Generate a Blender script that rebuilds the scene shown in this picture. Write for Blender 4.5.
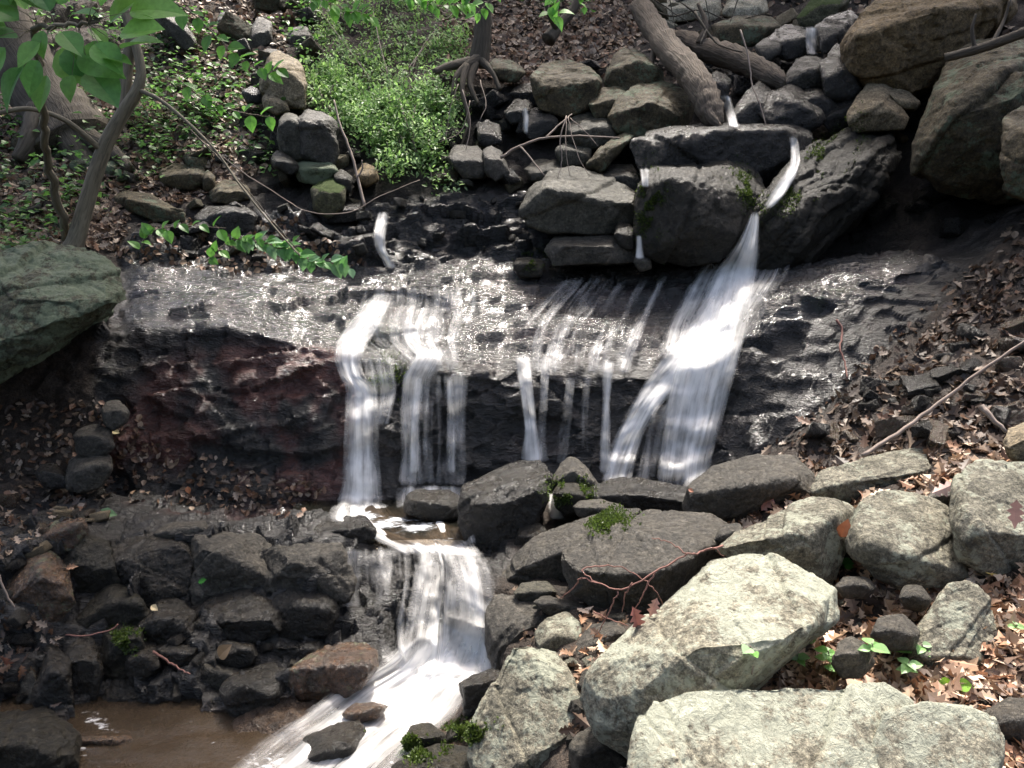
import bpy, bmesh, math, random, re
import numpy as np
from mathutils import Vector, Matrix, noise as mnoise
from mathutils.bvhtree import BVHTree
random.seed(7); RNG = np.random.RandomState(11)
for o in list(bpy.data.objects): bpy.data.objects.remove(o)
S = bpy.context.scene
# ------------------------------------------------------------------ camera
PITCH = 10.0; FPX = 760.0; CZ = 2.0
cd = bpy.data.cameras.new('camera'); cam = bpy.data.objects.new('camera', cd)
S.collection.objects.link(cam); S.camera = cam
cam.location = (0, 0, CZ); cam.rotation_euler = (math.radians(90 - PITCH), 0, 0)
cd.sensor_width = 36; cd.lens = 36 * FPX / 1024; cd.clip_end = 500; cd.clip_start = 0.02
# ------------------------------------------------------------------ light
SUN_EL, SUN_AZ = 65.0, 20.0         # azimuth clockwise from +Y (ahead of the camera)
w = bpy.data.worlds.new('World'); S.world = w; w.use_nodes = True
nt = w.node_tree; bg = nt.nodes['Background']; sk = nt.nodes.new('ShaderNodeTexSky')
sk.sky_type = 'NISHITA'; sk.sun_disc = False
sk.sun_elevation = math.radians(SUN_EL); sk.sun_rotation = math.radians(SUN_AZ)
sk.air_density = 0.9; sk.dust_density = 8.0; sk.ozone_density = 1.0
nt.links.new(sk.outputs[0], bg.inputs[0]); bg.inputs[1].default_value = 0.145
sl = bpy.data.lights.new('sun', 'SUN'); sl.energy = 3.6; sl.angle = math.radians(7); sl.color = (1, .945, .87)
so = bpy.data.objects.new('sun', sl); S.collection.objects.link(so)
sd = Vector((math.sin(math.radians(SUN_AZ)) * math.cos(math.radians(SUN_EL)),
             math.cos(math.radians(SUN_AZ)) * math.cos(math.radians(SUN_EL)), math.sin(math.radians(SUN_EL))))
so.rotation_euler = sd.to_track_quat('Z', 'Y').to_euler()
S.view_settings.view_transform = 'Standard'; S.view_settings.look = 'None'
S.view_settings.exposure = 1.42; S.view_settings.gamma = 1; S.view_settings.use_curve_mapping = False
# ------------------------------------------------------------------ helpers
cp, sp = math.cos(math.radians(PITCH)), math.sin(math.radians(PITCH))
def rdir(px, py):
    dx = (np.asarray(px, float) - 512) / FPX; v = (384 - np.asarray(py, float)) / FPX
    y = cp + v * sp
    return np.stack([dx / y, np.ones_like(y) * 1.0, (-sp + v * cp) / y], -1)
def at(px, py, Y):
    d = rdir(px, py); Y = np.asarray(Y, float)
    return np.array([0, 0, CZ]) + d * Y[..., None]
def proj(P):
    P = np.asarray(P, float); x = P[..., 0]; y = P[..., 1]; z = P[..., 2] - CZ
    D = y * cp - z * sp; u = y * sp + z * cp
    return 512 + FPX * x / D, 384 - FPX * u / D
def _h(ix, iy, iz, s):
    with np.errstate(over='ignore'):
        n = (ix.astype(np.int64) * 73856093) ^ (iy.astype(np.int64) * 19349663) ^ (iz.astype(np.int64) * 83492791) ^ (s * 2654435761)
        n = n & 0xffffffff
        n = ((n ^ (n >> 16)) * 0x45d9f3b) & 0xffffffff
        n = ((n ^ (n >> 16)) * 0x45d9f3b) & 0xffffffff
        n = n ^ (n >> 16)
    return n / 4294967295.0
def vn(P, s=0):
    F = np.floor(P); f = P - F; f = f * f * (3 - 2 * f); I = F.astype(np.int64); r = 0
    for a in (0, 1):
        for b in (0, 1):
            for c in (0, 1):
                wgt = (f[:, 0] if a else 1 - f[:, 0]) * (f[:, 1] if b else 1 - f[:, 1]) * (f[:, 2] if c else 1 - f[:, 2])
                r = r + wgt * _h(I[:, 0] + a, I[:, 1] + b, I[:, 2] + c, s)
    return r * 2 - 1
def fbm(P, o=4, s=0, g=.5):
    r = 0; a = 1.0; P = np.array(P, float)
    for k in range(o): r = r + a * vn(P, s + k * 17); P = P * 2.03 + 5.1; a *= g
    return r
def voro(P, s=0):
    """cell noise: F2-F1, random vector of the nearest cell, offset from its point"""
    F = np.floor(P).astype(np.int64); n = len(P)
    d1 = np.full(n, 9e9); d2 = np.full(n, 9e9); rv = np.zeros((n, 3)); off = np.zeros((n, 3))
    for a in (-1, 0, 1):
        for b in (-1, 0, 1):
            for c in (-1, 0, 1):
                C = F + np.array([a, b, c])
                h = [_h(C[:, 0], C[:, 1], C[:, 2], s + q) for q in range(3)]
                q = C + np.stack(h, -1); dl = P - q; d = (dl ** 2).sum(1)
                m = d < d1
                d2 = np.where(m, d1, np.minimum(d2, d))
                d1 = np.where(m, d, d1)
                off[m] = dl[m]
                rv[m] = np.stack([((h[0] * 7.13) % 1)[m], ((h[1] * 5.71) % 1)[m], ((h[2] * 9.37) % 1)[m]], -1)
    return np.sqrt(d2) - np.sqrt(d1), rv * 2 - 1, off
def facet(P, s=0, a=1.0, b=1.0):
    """chipped, faceted relief"""
    e, rv, off = voro(P, s)
    return a * rv[:, 0] * .5 + b * (rv * off).sum(1)
def sm(x, a, b):
    t = np.clip((x - a) / (b - a), 0, 1); return t * t * (3 - 2 * t)
def link(o): S.collection.objects.link(o); return o
def tag(o, label=None, cat=None, group=None, kind=None):
    if label: o['label'] = label
    if cat: o['category'] = cat
    if group: o['group'] = group
    if kind: o['kind'] = kind
    return o
TUBE_BK = None
def mesh_np(name, V, Fc, mat, parent=None, smooth=True, loc=None, attrs=None, uv=None):
    me = bpy.data.meshes.new(name); V = np.asarray(V, float)
    if TUBE_BK is not None and len(TUBE_BK) == len(V): attrs = dict(attrs or {}, bk=TUBE_BK)
    if loc is not None: V = V - np.array(loc)
    if isinstance(Fc, np.ndarray):
        k = Fc.shape[1]; me.vertices.add(len(V)); me.vertices.foreach_set('co', V.astype(np.float32).ravel())
        me.loops.add(Fc.size); me.loops.foreach_set('vertex_index', Fc.astype(np.int32).ravel())
        me.polygons.add(len(Fc)); me.polygons.foreach_set('loop_start', np.arange(0, Fc.size, k, dtype=np.int32))
        me.update(calc_edges=True); me.validate()
    else:
        me.from_pydata([tuple(v) for v in V], [], Fc); me.update()
    if smooth: me.polygons.foreach_set('use_smooth', np.ones(len(me.polygons), bool))
    for k_, a in (attrs or {}).items():
        a = np.asarray(a, np.float32)
        if a.ndim == 2:
            A = me.color_attributes.new(k_, 'FLOAT_COLOR', 'POINT')
            if a.shape[1] == 3: a = np.concatenate([a, np.ones((len(a), 1), np.float32)], 1)
            A.data.foreach_set('color', a.ravel())
        else:
            A = me.attributes.new(k_, 'FLOAT', 'POINT'); A.data.foreach_set('value', a)
    if uv is not None:
        U = me.uv_layers.new(name='uv'); li = np.zeros(len(me.loops), np.int32); me.loops.foreach_get('vertex_index', li)
        U.data.foreach_set('uv', np.asarray(uv, np.float32)[li].ravel())
    me.materials.append(mat); o = bpy.data.objects.new(name, me)
    if loc is not None: o.location = tuple(loc)
    link(o)
    if parent is not None:
        o.parent = parent
        if loc is None: o.matrix_parent_inverse = Matrix.Translation(-parent.location)
    return o
def empty(name, loc, label=None, cat=None, group=None):
    o = bpy.data.objects.new(name, None); o.location = tuple(loc); o.empty_display_size = .05; link(o)
    return tag(o, label, cat, group)
def tubes(paths, nseg=7, rough=0.0, seed=0):
    """paths: list of (points, radii). one mesh's verts and quads"""
    global TUBE_BK
    VV = []; FF = []; BK = []; b = 0; rr = random.Random(seed)
    for pts, rad in paths:
        pts = [Vector(p) for p in pts]; n = len(pts)
        if not hasattr(rad, '__len__'): rad = [rad] * n
        up = Vector((.31, .17, .93)); prev = None
        for i, p in enumerate(pts):
            t = (pts[min(i + 1, n - 1)] - pts[max(i - 1, 0)]).normalized()
            x = (prev - t * prev.dot(t)) if prev is not None else t.cross(up)
            x.normalize(); prev = x.copy(); y = t.cross(x); ln = 0 if i == 0 else ln + (pts[i] - pts[i - 1]).length
            for k in range(nseg):
                a = 2 * math.pi * k / nseg; r = rad[i] * (1 + rough * (rr.random() - .5))
                BK.append((math.cos(a) * rad[i], math.sin(a) * rad[i], ln * .13)); VV.append(p + x * (math.cos(a) * r) + y * (math.sin(a) * r))
        for i in range(n - 1):
            for k in range(nseg):
                k2 = (k + 1) % nseg
                FF.append((b + i * nseg + k, b + i * nseg + k2, b + (i + 1) * nseg + k2, b + (i + 1) * nseg + k))
        FF.append(tuple(b + k for k in reversed(range(nseg)))); FF.append(tuple(b + (n - 1) * nseg + k for k in range(nseg)))
        b += n * nseg
    TUBE_BK = np.array(BK); return [tuple(v) for v in VV], FF
def smooth_path(pts, sub=6, jit=0.0, seed=0):
    P = [np.array(p, float) for p in pts]; P = [2 * P[0] - P[1]] + P + [2 * P[-1] - P[-2]]; out = []; r = np.random.RandomState(seed)
    for i in range(1, len(P) - 2):
        for k in range(sub):
            t = k / sub
            q = .5 * (2 * P[i] + (P[i + 1] - P[i - 1]) * t + (2 * P[i - 1] - 5 * P[i] + 4 * P[i + 1] - P[i + 2]) * t * t + (3 * P[i] - P[i - 1] - 3 * P[i + 1] + P[i + 2]) * t ** 3)
            out.append(q + r.normal(0, 1, 3) * jit)
    out.append(P[-2]); return out
# ------------------------------------------------------------------ materials
class NB:
    def __init__(s, name):
        s.m = bpy.data.materials.new(name); s.m.use_nodes = True; s.t = s.m.node_tree; s.N = s.t.nodes
        s.b = s.N['Principled BSDF']; s.out = s.N['Material Output']
    def n(s, ty, **kw):
        x = s.N.new('ShaderNode' + ty)
        for k, v in kw.items(): setattr(x, k, v)
        return x
    def l(s, a, b): s.t.links.new(a, b)
    def put(s, sock, v):
        if isinstance(v, bpy.types.NodeSocket): s.l(v, sock)
        else: sock.default_value = v
    def coord(s, rand=True):
        tc = s.n('TexCoord'); o = tc.outputs['Object']
        if rand:
            oi = s.n('ObjectInfo'); mu = s.n('Math', operation='MULTIPLY'); s.l(oi.outputs['Random'], mu.inputs[0]); mu.inputs[1].default_value = 37.
            va = s.n('VectorMath', operation='ADD'); s.l(o, va.inputs[0]); s.l(mu.outputs[0], va.inputs[1]); return va.outputs[0]
        return o
    def noise(s, co, scale, det=5, rough=.6, dist=0., stretch=None):
        if stretch:
            mp = s.n('Mapping'); s.l(co, mp.inputs[0]); mp.inputs['Scale'].default_value = stretch; co = mp.outputs[0]
        x = s.n('TexNoise'); s.l(co, x.inputs['Vector']); x.inputs['Scale'].default_value = scale
        x.inputs['Detail'].default_value = det; x.inputs['Roughness'].default_value = rough; x.inputs['Distortion'].default_value = dist
        return x.outputs['Fac']
    def vor(s, co, scale, feat='F1', rnd=1.0):
        x = s.n('TexVoronoi', feature=feat); s.l(co, x.inputs['Vector']); x.inputs['Scale'].default_value = scale
        x.inputs['Randomness'].default_value = rnd
        return x.outputs['Distance']
    def ramp(s, f, stops):
        x = s.n('ValToRGB'); s.l(f, x.inputs[0]); e = x.color_ramp.elements
        while len(e) < len(stops): e.new(.5)
        for q, (p, c) in zip(e, stops):
            q.position = p; q.color = (c, c, c, 1) if not hasattr(c, '__len__') else (*c, 1)
        return x.outputs[0]
    def mix(s, f, a, b, mode='MIX'):
        x = s.n('MixRGB', blend_type=mode); s.put(x.inputs[0], f)
        for k, v in ((1, a), (2, b)):
            if isinstance(v, tuple) and len(v) == 3: v = (*v, 1)
            s.put(x.inputs[k], v)
        return x.outputs[0]
    def math(s, op, a, b=0., clamp=False):
        x = s.n('Math', operation=op, use_clamp=clamp); s.put(x.inputs[0], a); s.put(x.inputs[1], b); return x.outputs[0]
    def bump(s, h, dist, strength=1., prev=None):
        x = s.n('Bump'); s.l(h, x.inputs['Height']); x.inputs['Distance'].default_value = dist; x.inputs['Strength'].default_value = strength
        if prev is not None: s.l(prev, x.inputs['Normal'])
        return x.outputs[0]
def rock_mat(name, c1, c2, c3, rough=(.5, .8), lichen=None, moss=0., bumpd=.012, gloss_spots=0., scale=1., coat=0.):
    c1, c2, c3 = [(c[0] * 1.07, c[1], c[2] * .86) for c in (c1, c2, c3)]
    b = NB(name); co = b.coord()
    n1 = b.noise(co, 2.2 * scale, 6, .62, .4); n2 = b.noise(co, 9 * scale, 6, .7); n3 = b.noise(co, 60 * scale, 4, .7); n4 = b.noise(co, 170, 2, .6)
    col = b.mix(b.ramp(n1, [(.35, 0.), (.65, 1.)]), c1, c2)
    col = b.mix(b.ramp(n2, [(.45, 0.), (.68, 1.)]), col, c3)
    n7 = b.noise(co, 24 * scale, 6, .8, .6)
    col = b.mix(.75, col, b.ramp(n7, [(.36, .35), (.5, .95), (.66, 1.5)]), 'MULTIPLY')
    col = b.mix(.8, col, b.ramp(n3, [(.34, .3), (.66, 1.45)]), 'MULTIPLY')
    col = b.mix(.5, col, b.ramp(n4, [(.35, .3), (.65, 1.4)]), 'MULTIPLY')
    # thin dark cracks
    wco = b.n('VectorMath', operation='ADD'); b.l(co, wco.inputs[0])
    nn = b.n('TexNoise'); b.l(co, nn.inputs['Vector']); nn.inputs['Scale'].default_value = 4.; nn.inputs['Detail'].default_value = 4
    sc = b.n('VectorMath', operation='SCALE'); b.l(nn.outputs['Color'], sc.inputs[0]); sc.inputs['Scale'].default_value = .35
    b.l(sc.outputs[0], wco.inputs[1])
    cr = b.vor(wco.outputs[0], 3.2 * scale, 'DISTANCE_TO_EDGE')
    crk = b.math('MAXIMUM', b.ramp(cr, [(0., 0.), (.010, 1.)]), b.ramp(n1, [(.46, 0.), (.52, 1.)]))
    col = b.mix(.35, col, crk, 'MULTIPLY')
    if lichen:
        lc, amt, ls = lichen
        f1 = b.noise(co, ls, 5, .75); f2 = b.noise(co, ls * 7, 4, .8)
        fm = b.math('ADD', f1, b.math('MULTIPLY', f2, .55))
        f = b.ramp(fm, [(1.02 - amt * .5, 0.), (1.10 - amt * .5, 1.)])
        col = b.mix(f, col, lc)
    h = b.math('ADD', b.math('MULTIPLY', n2, 1.0), b.math('MULTIPLY', n3, .34))
    h = b.math('ADD', h, b.math('MULTIPLY', n7, .6))
    nr = b.bump(h, bumpd * 1.35, 1.)
    nr = b.bump(n4, bumpd * .12, .9, nr)
    r = b.ramp(n2, [(.35, rough[0]), (.65, rough[1])])
    n6 = b.noise(co, 26 * scale, 6, .75, 1.5); nr = b.bump(b.ramp(n6, [(.38, 0.), (.5, .7), (.62, 1.)]), bumpd * .6, .8, nr)
    if coat: b.b.inputs['Coat Weight'].default_value = coat; b.b.inputs['Coat Roughness'].default_value = .18; b.l(nr, b.b.inputs['Coat Normal'])
    if moss > 0:
        g = b.n('NewGeometry'); sx = b.n('SeparateXYZ'); b.l(g.outputs['Normal'], sx.inputs[0])
        up = sx.outputs[2]
        mf = b.math('ADD', b.math('MULTIPLY', up, .55), b.math('MULTIPLY', b.noise(co, 3.5, 5, .7), 1.3))
        mm = b.ramp(mf, [(1.28 - moss * .45, 0.), (1.40 - moss * .45, 1.)])
        mc = b.mix(b.noise(co, 90, 3, .7), (.025, .040, .010), (.085, .125, .028))
        col = b.mix(mm, col, mc); r = b.mix(mm, r, (.95, .95, .95))
        mb = b.noise(co, 140, 3, .8); h2 = b.math('MULTIPLY', mb, mm); nr = b.bump(h2, .012, .9, nr)
    b.put(b.b.inputs['Base Color'], col); b.put(b.b.inputs['Roughness'], r); b.put(b.b.inputs['Normal'], nr)
    b.b.inputs['Specular IOR Level'].default_value = .4
    return b.m
M = {}
M['dark']   = rock_mat('dark_wet_rock', (.013, .012, .010), (.028, .024, .018), (.009, .009, .007), (.18, .45), bumpd=.012, coat=.3)
M['darkmoss'] = rock_mat('dark_wet_rock_with_moss', (.018, .018, .013), (.036, .032, .023), (.013, .013, .010), (.28, .6), moss=.4, bumpd=.014)
M['slate']  = rock_mat('damp_slate_grey_rock', (.056, .054, .049), (.098, .093, .086), (.032, .031, .028), (.32, .6))
M['slatemoss'] = rock_mat('damp_grey_rock_with_moss', (.055, .056, .046), (.095, .093, .078), (.034, .035, .028), (.4, .65), moss=.6)
M['grey']   = rock_mat('grey_green_rock', (.17, .17, .145), (.245, .24, .205), (.105, .105, .088), (.55, .8), lichen=((.29, .30, .23), .45, 6.))
M['pale']   = rock_mat('pale_lichen_rock', (.25, .25, .215), (.33, .325, .28), (.17, .165, .14), (.65, .85), lichen=((.355, .365, .285), .6, 4.2))
M['brown']  = rock_mat('brown_boulder_rock', (.19, .135, .070), (.13, .10, .055), (.235, .175, .10), (.6, .85))
M['olive']  = rock_mat('olive_boulder_rock', (.075, .062, .034), (.12, .098, .056), (.040, .034, .022), (.6, .85), lichen=((.10, .125, .075), .4, 4.))
M['olivemoss'] = rock_mat('olive_mossy_rock', (.075, .078, .045), (.11, .105, .06), (.05, .056, .032), (.6, .85), moss=.75)
M['green']  = rock_mat('green_coated_rock', (.062, .068, .040), (.085, .088, .056), (.040, .046, .028), (.6, .85), lichen=((.125, .155, .095), .6, 3.5))
M['tan']    = rock_mat('tan_rock', (.24, .20, .14), (.30, .26, .19), (.17, .145, .10), (.6, .85))
M['redbrown'] = rock_mat('wet_red_brown_rock', (.10, .050, .028), (.13, .085, .05), (.045, .035, .026), (.18, .4), coat=.8, lichen=((.12, .13, .07), .4, 6.))
M['white']  = rock_mat('sunlit_pale_rock', (.50, .47, .40), (.58, .55, .48), (.38, .35, .29), (.7, .9))  # pale stone, with bright sunlight put into the base colour
for k_, m_ in M.items(): m_['k'] = k_
# ground: albedo from a painted tint (kind of soil / rock), not light
def ground_mat(name, wet, bumpd, fine=45., st=None):
    b = NB(name); co = b.coord(False)
    if st: mp = b.n('Mapping'); b.l(co, mp.inputs[0]); mp.inputs['Scale'].default_value = st; co = mp.outputs[0]
    at_ = b.n('Attribute', attribute_name='tint'); wa = b.n('Attribute', attribute_name='wet')
    n1 = b.noise(co, 5, 6, .7); n2 = b.noise(co, 22, 5, .7); n3 = b.noise(co, fine * 2, 4, .75)
    col = b.mix(.75, at_.outputs['Color'], b.ramp(n1, [(.3, .35), (.7, 1.25)]), 'MULTIPLY')
    col = b.mix(.8, col, b.ramp(n2, [(.32, .25), (.68, 1.3)]), 'MULTIPLY')
    col = b.mix(.6, col, b.ramp(n3, [(.3, .3), (.7, 1.2)]), 'MULTIPLY')
    h = b.math('ADD', b.math('MULTIPLY', n2, 1.), b.math('MULTIPLY', n3, .35))
    nr = b.bump(h, bumpd, 1.)
    n5 = b.noise(co, 130, 3, .7); nr = b.bump(n5, .004, 1., nr)
    n8 = b.noise(co, 38, 4, .65, .8); nr = b.bump(n8, bumpd * 1.25, 1., nr)
    r = b.mix(wa.outputs['Fac'], (.85, .85, .85), b.ramp(n2, [(.35, wet[0]), (.7, wet[1])]))
    b.put(b.b.inputs['Base Color'], col); b.put(b.b.inputs['Roughness'], r); b.put(b.b.inputs['Normal'], nr)
    if st: b.put(b.b.inputs['Coat Weight'], b.ramp(wa.outputs['Fac'], [(.6, .45), (1., 1.)]))
    return b.m
M['ground'] = ground_mat('leaf_mould_soil', (.3, .6), .035)
M['ledge'] = ground_mat('wet_ledge_rock', (.10, .36), .018, st=(.5, 1.1, 1.3)); _b = M['ledge'].node_tree.nodes['Principled BSDF']; _b.inputs['Coat Roughness'].default_value = .08; _b.inputs['Specular IOR Level'].default_value = .45
M['ledge'].node_tree.links.new(_b.inputs['Normal'].links[0].from_socket, _b.inputs['Coat Normal'])
def bark_mat(name, c1, c2, sc=1., bd=.01):
    b = NB(name); ba = b.n('Attribute', attribute_name='bk'); co = ba.outputs['Vector']
    n = b.noise(co, 9 * sc, 6, .7, .3); n2 = b.noise(co, 60 * sc, 4, .7)
    v = b.noise(co, 26 * sc, 4, .6, 1.2)
    col = b.mix(n, c1, c2); col = b.mix(.7, col, b.ramp(v, [(.35, .35), (.6, 1.1)]), 'MULTIPLY')
    b.put(b.b.inputs['Base Color'], col); b.b.inputs['Roughness'].default_value = .85
    b.put(b.b.inputs['Normal'], b.bump(b.math('ADD', v, b.math('MULTIPLY', n2, .4)), bd, 1.)); return b.m
M['bark'] = bark_mat('grey_brown_bark', (.055, .044, .030), (.125, .10, .072), 1., .018)
M['bark_smooth'] = bark_mat('smooth_sapling_bark', (.15, .125, .085), (.24, .21, .15), 1.5, .002)
M['log'] = bark_mat('weathered_log_wood', (.085, .062, .044), (.19, .15, .11), 1.2, .03)
M['twig'] = bark_mat('twig_bark', (.20, .15, .12), (.32, .26, .22), 2, .001)
M['redtwig'] = bark_mat('red_twig_bark', (.17, .07, .055), (.27, .14, .11), 2, .001)
def leaf_mat(name, trans=.45, rough=.5):
    b = NB(name); a = b.n('Attribute', attribute_name='Col'); co = b.coord(False)
    n = b.noise(co, 35, 3, .6); col = b.mix(.5, a.outputs['Color'], b.ramp(n, [(.3, .55), (.7, 1.15)]), 'MULTIPLY')
    b.put(b.b.inputs['Base Color'], col); b.b.inputs['Roughness'].default_value = rough
    tr = b.n('BsdfTranslucent'); b.l(col, tr.inputs['Color']); mx = b.n('MixShader'); mx.inputs[0].default_value = trans
    b.l(b.b.outputs[0], mx.inputs[1]); b.l(tr.outputs[0], mx.inputs[2]); b.l(mx.outputs[0], b.out.inputs[0]); return b.m
M['leaf'] = leaf_mat('green_leaf', .5, .4); M['litter'] = leaf_mat('dead_leaf', .12, .55)
def water_mat(name):
    b = NB(name); a = b.n('Attribute', attribute_name='dens')
    uv = b.n('UVMap', uv_map='uv'); mp = b.n('Mapping'); b.l(uv.outputs[0], mp.inputs[0]); mp.inputs['Scale'].default_value = (1, .06, 1)
    n = b.noise(mp.outputs[0], 34, 4, .55); n2 = b.noise(mp.outputs[0], 12, 4, .6, .3)
    n3 = b.noise(mp.outputs[0], 130, 3, .6)
    mp2 = b.n('Mapping'); b.l(uv.outputs[0], mp2.inputs[0]); mp2.inputs['Scale'].default_value = (1, .5, 1); n4 = b.noise(mp2.outputs[0], 14, 4, .6)
    s = b.math('ADD', b.math('MULTIPLY', n, .9), b.math('MULTIPLY', n2, 1.2)); s = b.math('ADD', s, b.math('MULTIPLY', n3, .2)); s = b.math('ADD', s, b.math('MULTIPLY', n4, .8))  # ~1.55 mean
    f = b.math('ADD', a.outputs['Fac'], b.math('MULTIPLY', b.math('MULTIPLY', b.math('SUBTRACT', s, 1.55), 1.0), b.math('ADD', a.outputs['Fac'], .25, True)))
    f = b.ramp(f, [(.10, 0.), (.5, .38), (.8, .78), (1.1, .97)])
    b.b.inputs['Base Color'].default_value = (.95, .94, .92, 1); b.b.inputs['Roughness'].default_value = .35
    b.put(b.b.inputs['Normal'], b.bump(n2, .02, .6))
    tr = b.n('BsdfTranslucent'); tr.inputs[0].default_value = (.95, .94, .93, 1)
    m1 = b.n('MixShader'); m1.inputs[0].default_value = .35; b.l(b.b.outputs[0], m1.inputs[1]); b.l(tr.outputs[0], m1.inputs[2])
    tp = b.n('BsdfTransparent'); m2 = b.n('MixShader'); b.l(f, m2.inputs[0]); b.l(tp.outputs[0], m2.inputs[1]); b.l(m1.outputs[0], m2.inputs[2])
    b.l(m2.outputs[0], b.out.inputs[0]); return b.m
M['water'] = water_mat('silky_falling_water')
def pool_mat(name, c):
    b = NB(name); a = b.n('Attribute', attribute_name='dens'); co = b.coord(False)
    n = b.noise(co, 26, 4, .6, .3, (1, 1.8, 1)); n2 = b.noise(co, 6, 3, .5)
    fo = b.math('ADD', a.outputs['Fac'], b.math('MULTIPLY', b.math('SUBTRACT', n, .5), 1.2)); fo = b.ramp(fo, [(.4, 0.), (.85, 1.)])
    col = b.mix(fo, b.mix(n2, c, tuple(x * .5 for x in c)), (.8, .83, .86))
    b.put(b.b.inputs['Base Color'], col); b.put(b.b.inputs['Roughness'], b.mix(fo, (.06,) * 3, (.6,) * 3))
    b.put(b.b.inputs['Normal'], b.bump(n, .008, .6))
    tp = b.n('BsdfTransparent'); tp.inputs[0].default_value = (.62, .52, .42, 1); mx = b.n('MixShader')
    b.put(mx.inputs[0], b.math('ADD', fo, .55, True)); b.l(tp.outputs[0], mx.inputs[1]); b.l(b.b.outputs[0], mx.inputs[2])
    b.l(mx.outputs[0], b.out.inputs[0]); return b.m
M['pool'] = pool_mat('brown_stream_water', (.080, .058, .038)); M['shelfpool'] = pool_mat('dark_shelf_water', (.018, .018, .014))
# ------------------------------------------------------------------ terrain (bank, ledges and hillside in one continuous sheet)
def line(L): L = np.array(L, float); return L[:, 0], L[:, 1], L[:, 2]
LN = [
 [(-400,1000,1.9),(0,1000,1.95),(450,1000,1.9),(560,1000,1.5),(700,1000,1.25),(1024,1000,1.2),(1400,1000,1.2)],
 [(-400,790,2.4),(0,775,2.6),(150,768,2.70),(450,768,2.68),(500,768,2.5),(560,768,2.2),(700,768,1.98),(900,768,1.86),(1024,768,1.8),(1400,768,1.7)],
 [(-400,700,2.75),(0,725,2.85),(60,720,2.9),(150,722,2.98),(300,716,3.02),(350,695,3.15),(400,682,3.25),(480,668,3.28),(530,680,2.85),(600,680,2.5),(700,680,2.38),(800,680,2.3),(1024,680,2.2),(1400,680,2.1)],
 [(-400,540,3.6),(0,540,3.7),(150,530,3.8),(300,532,3.9),(400,547,3.95),(450,556,3.85),(500,600,3.45),(600,590,3.15),(700,580,3.02),(800,570,3.0),(900,560,2.95),(1024,560,2.8),(1400,560,2.6)],
 [(-400,470,4.4),(0,480,4.5),(150,495,4.6),(250,508,4.58),(340,512,4.6),(450,500,4.75),(550,490,4.8),(600,484,4.8),(700,486,4.65),(740,470,4.6),(800,440,4.5),(850,392,4.6),(900,335,4.8),(960,272,5.0),(1024,222,5.1),(1200,140,5.0),(1400,80,5.0)],
 [(-400,300,5.0),(0,330,5.0),(130,330,5.0),(250,328,5.05),(330,355,5.0),(400,372,4.98),(520,372,5.0),(600,374,5.0),(700,372,4.95),(740,345,4.95),(770,310,5.0),(830,285,5.1),(900,268,5.2),(960,252,5.3),(1024,208,5.3),(1200,120,5.15),(1400,60,5.1)],
 [(-400,200,6.2),(0,255,6.1),(130,262,6.1),(250,272,6.1),(340,274,6.25),(450,264,6.35),(550,262,6.4),(640,262,6.4),(740,262,6.2),(800,260,6.0),(900,244,6.0),(1024,188,5.9),(1400,40,5.5)],
 [(-400,120,7.2),(0,180,7.0),(130,205,6.8),(250,215,6.75),(340,205,6.75),(450,198,6.8),(550,195,6.9),(640,185,7.0),(740,170,7.0),(850,160,6.8),(950,150,6.6),(1024,110,6.4),(1400,-40,6.0)],
 [(-400,20,9),(0,90,8.3),(250,100,8.2),(330,110,7.9),(450,105,7.8),(600,100,7.9),(750,95,8.2),(900,70,7.8),(1024,30,7.4),(1400,-120,7)],
 [(-400,-60,11),(0,0,10.5),(250,0,10.5),(450,10,10),(600,14,9.8),(750,8,10.5),(900,-40,9.6),(1024,-80,9),(1400,-200,8.5)],
 [(-400,-150,14),(300,-120,14),(700,-100,15),(1024,-200,13),(1400,-300,12)],
 [(-400,-190,24),(1400,-190,24)],
 [(-400,-150,60),(1400,-150,60)]]
PXS = np.concatenate([np.arange(-1500, -60, 20), np.arange(-60, 1084, 2.6), np.arange(1084, 2500, 20)])
rows = []
K = len(LN)
LW = []
for L in LN:
    a, b_, c = line(L); py = np.interp(PXS, a, b_); yy = np.interp(PXS, a, c)
    ker = np.hanning(15); ker /= ker.sum()
    py = np.convolve(np.pad(py, 7, 'edge'), ker, 'valid'); yy = np.convolve(np.pad(yy, 7, 'edge'), ker, 'valid')
    LW.append(at(PXS, py, yy))
sub = [34, 34, 62, 34, 62, 56, 40, 44, 44, 24, 12, 8]
for k in range(K - 1):
    for j in range(sub[k]):
        t = j / sub[k]; rows.append(LW[k] * (1 - t) + LW[k + 1] * t)
rows.append(LW[-1])
G = np.array(rows)                        # rows x cols x 3
NR, NC = G.shape[:2]
G0 = G.copy()
def relax(A, it):
    for _ in range(it):
        A = A.copy(); A[1:-1] = A[1:-1] * .5 + (A[:-2] + A[2:]) * .25
    return A
G = relax(G, 3)
du = np.gradient(G, axis=1); dv = np.gradient(G, axis=0); NM = np.cross(du, dv); NM /= np.linalg.norm(NM, axis=2, keepdims=True) + 1e-9
PXg, PYg = proj(G)
def inpoly(px, py, poly):
    c = np.zeros(px.shape, bool); n = len(poly); j = n - 1
    for i in range(n):
        xi, yi = poly[i]; xj, yj = poly[j]
        m = ((yi > py) != (yj > py)) & (px < (xj - xi) * (py - yi) / (yj - yi + 1e-12) + xi); c ^= m; j = i
    return c
def blur(A, it=6):
    A = A.astype(float)
    for _ in range(it):
        B = A.copy(); B[1:-1] = (A[:-2] + A[1:-1] * 2 + A[2:]) / 4; A = B.copy(); A[:, 1:-1] = (B[:, :-2] + B[:, 1:-1] * 2 + B[:, 2:]) / 4
    return A
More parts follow.
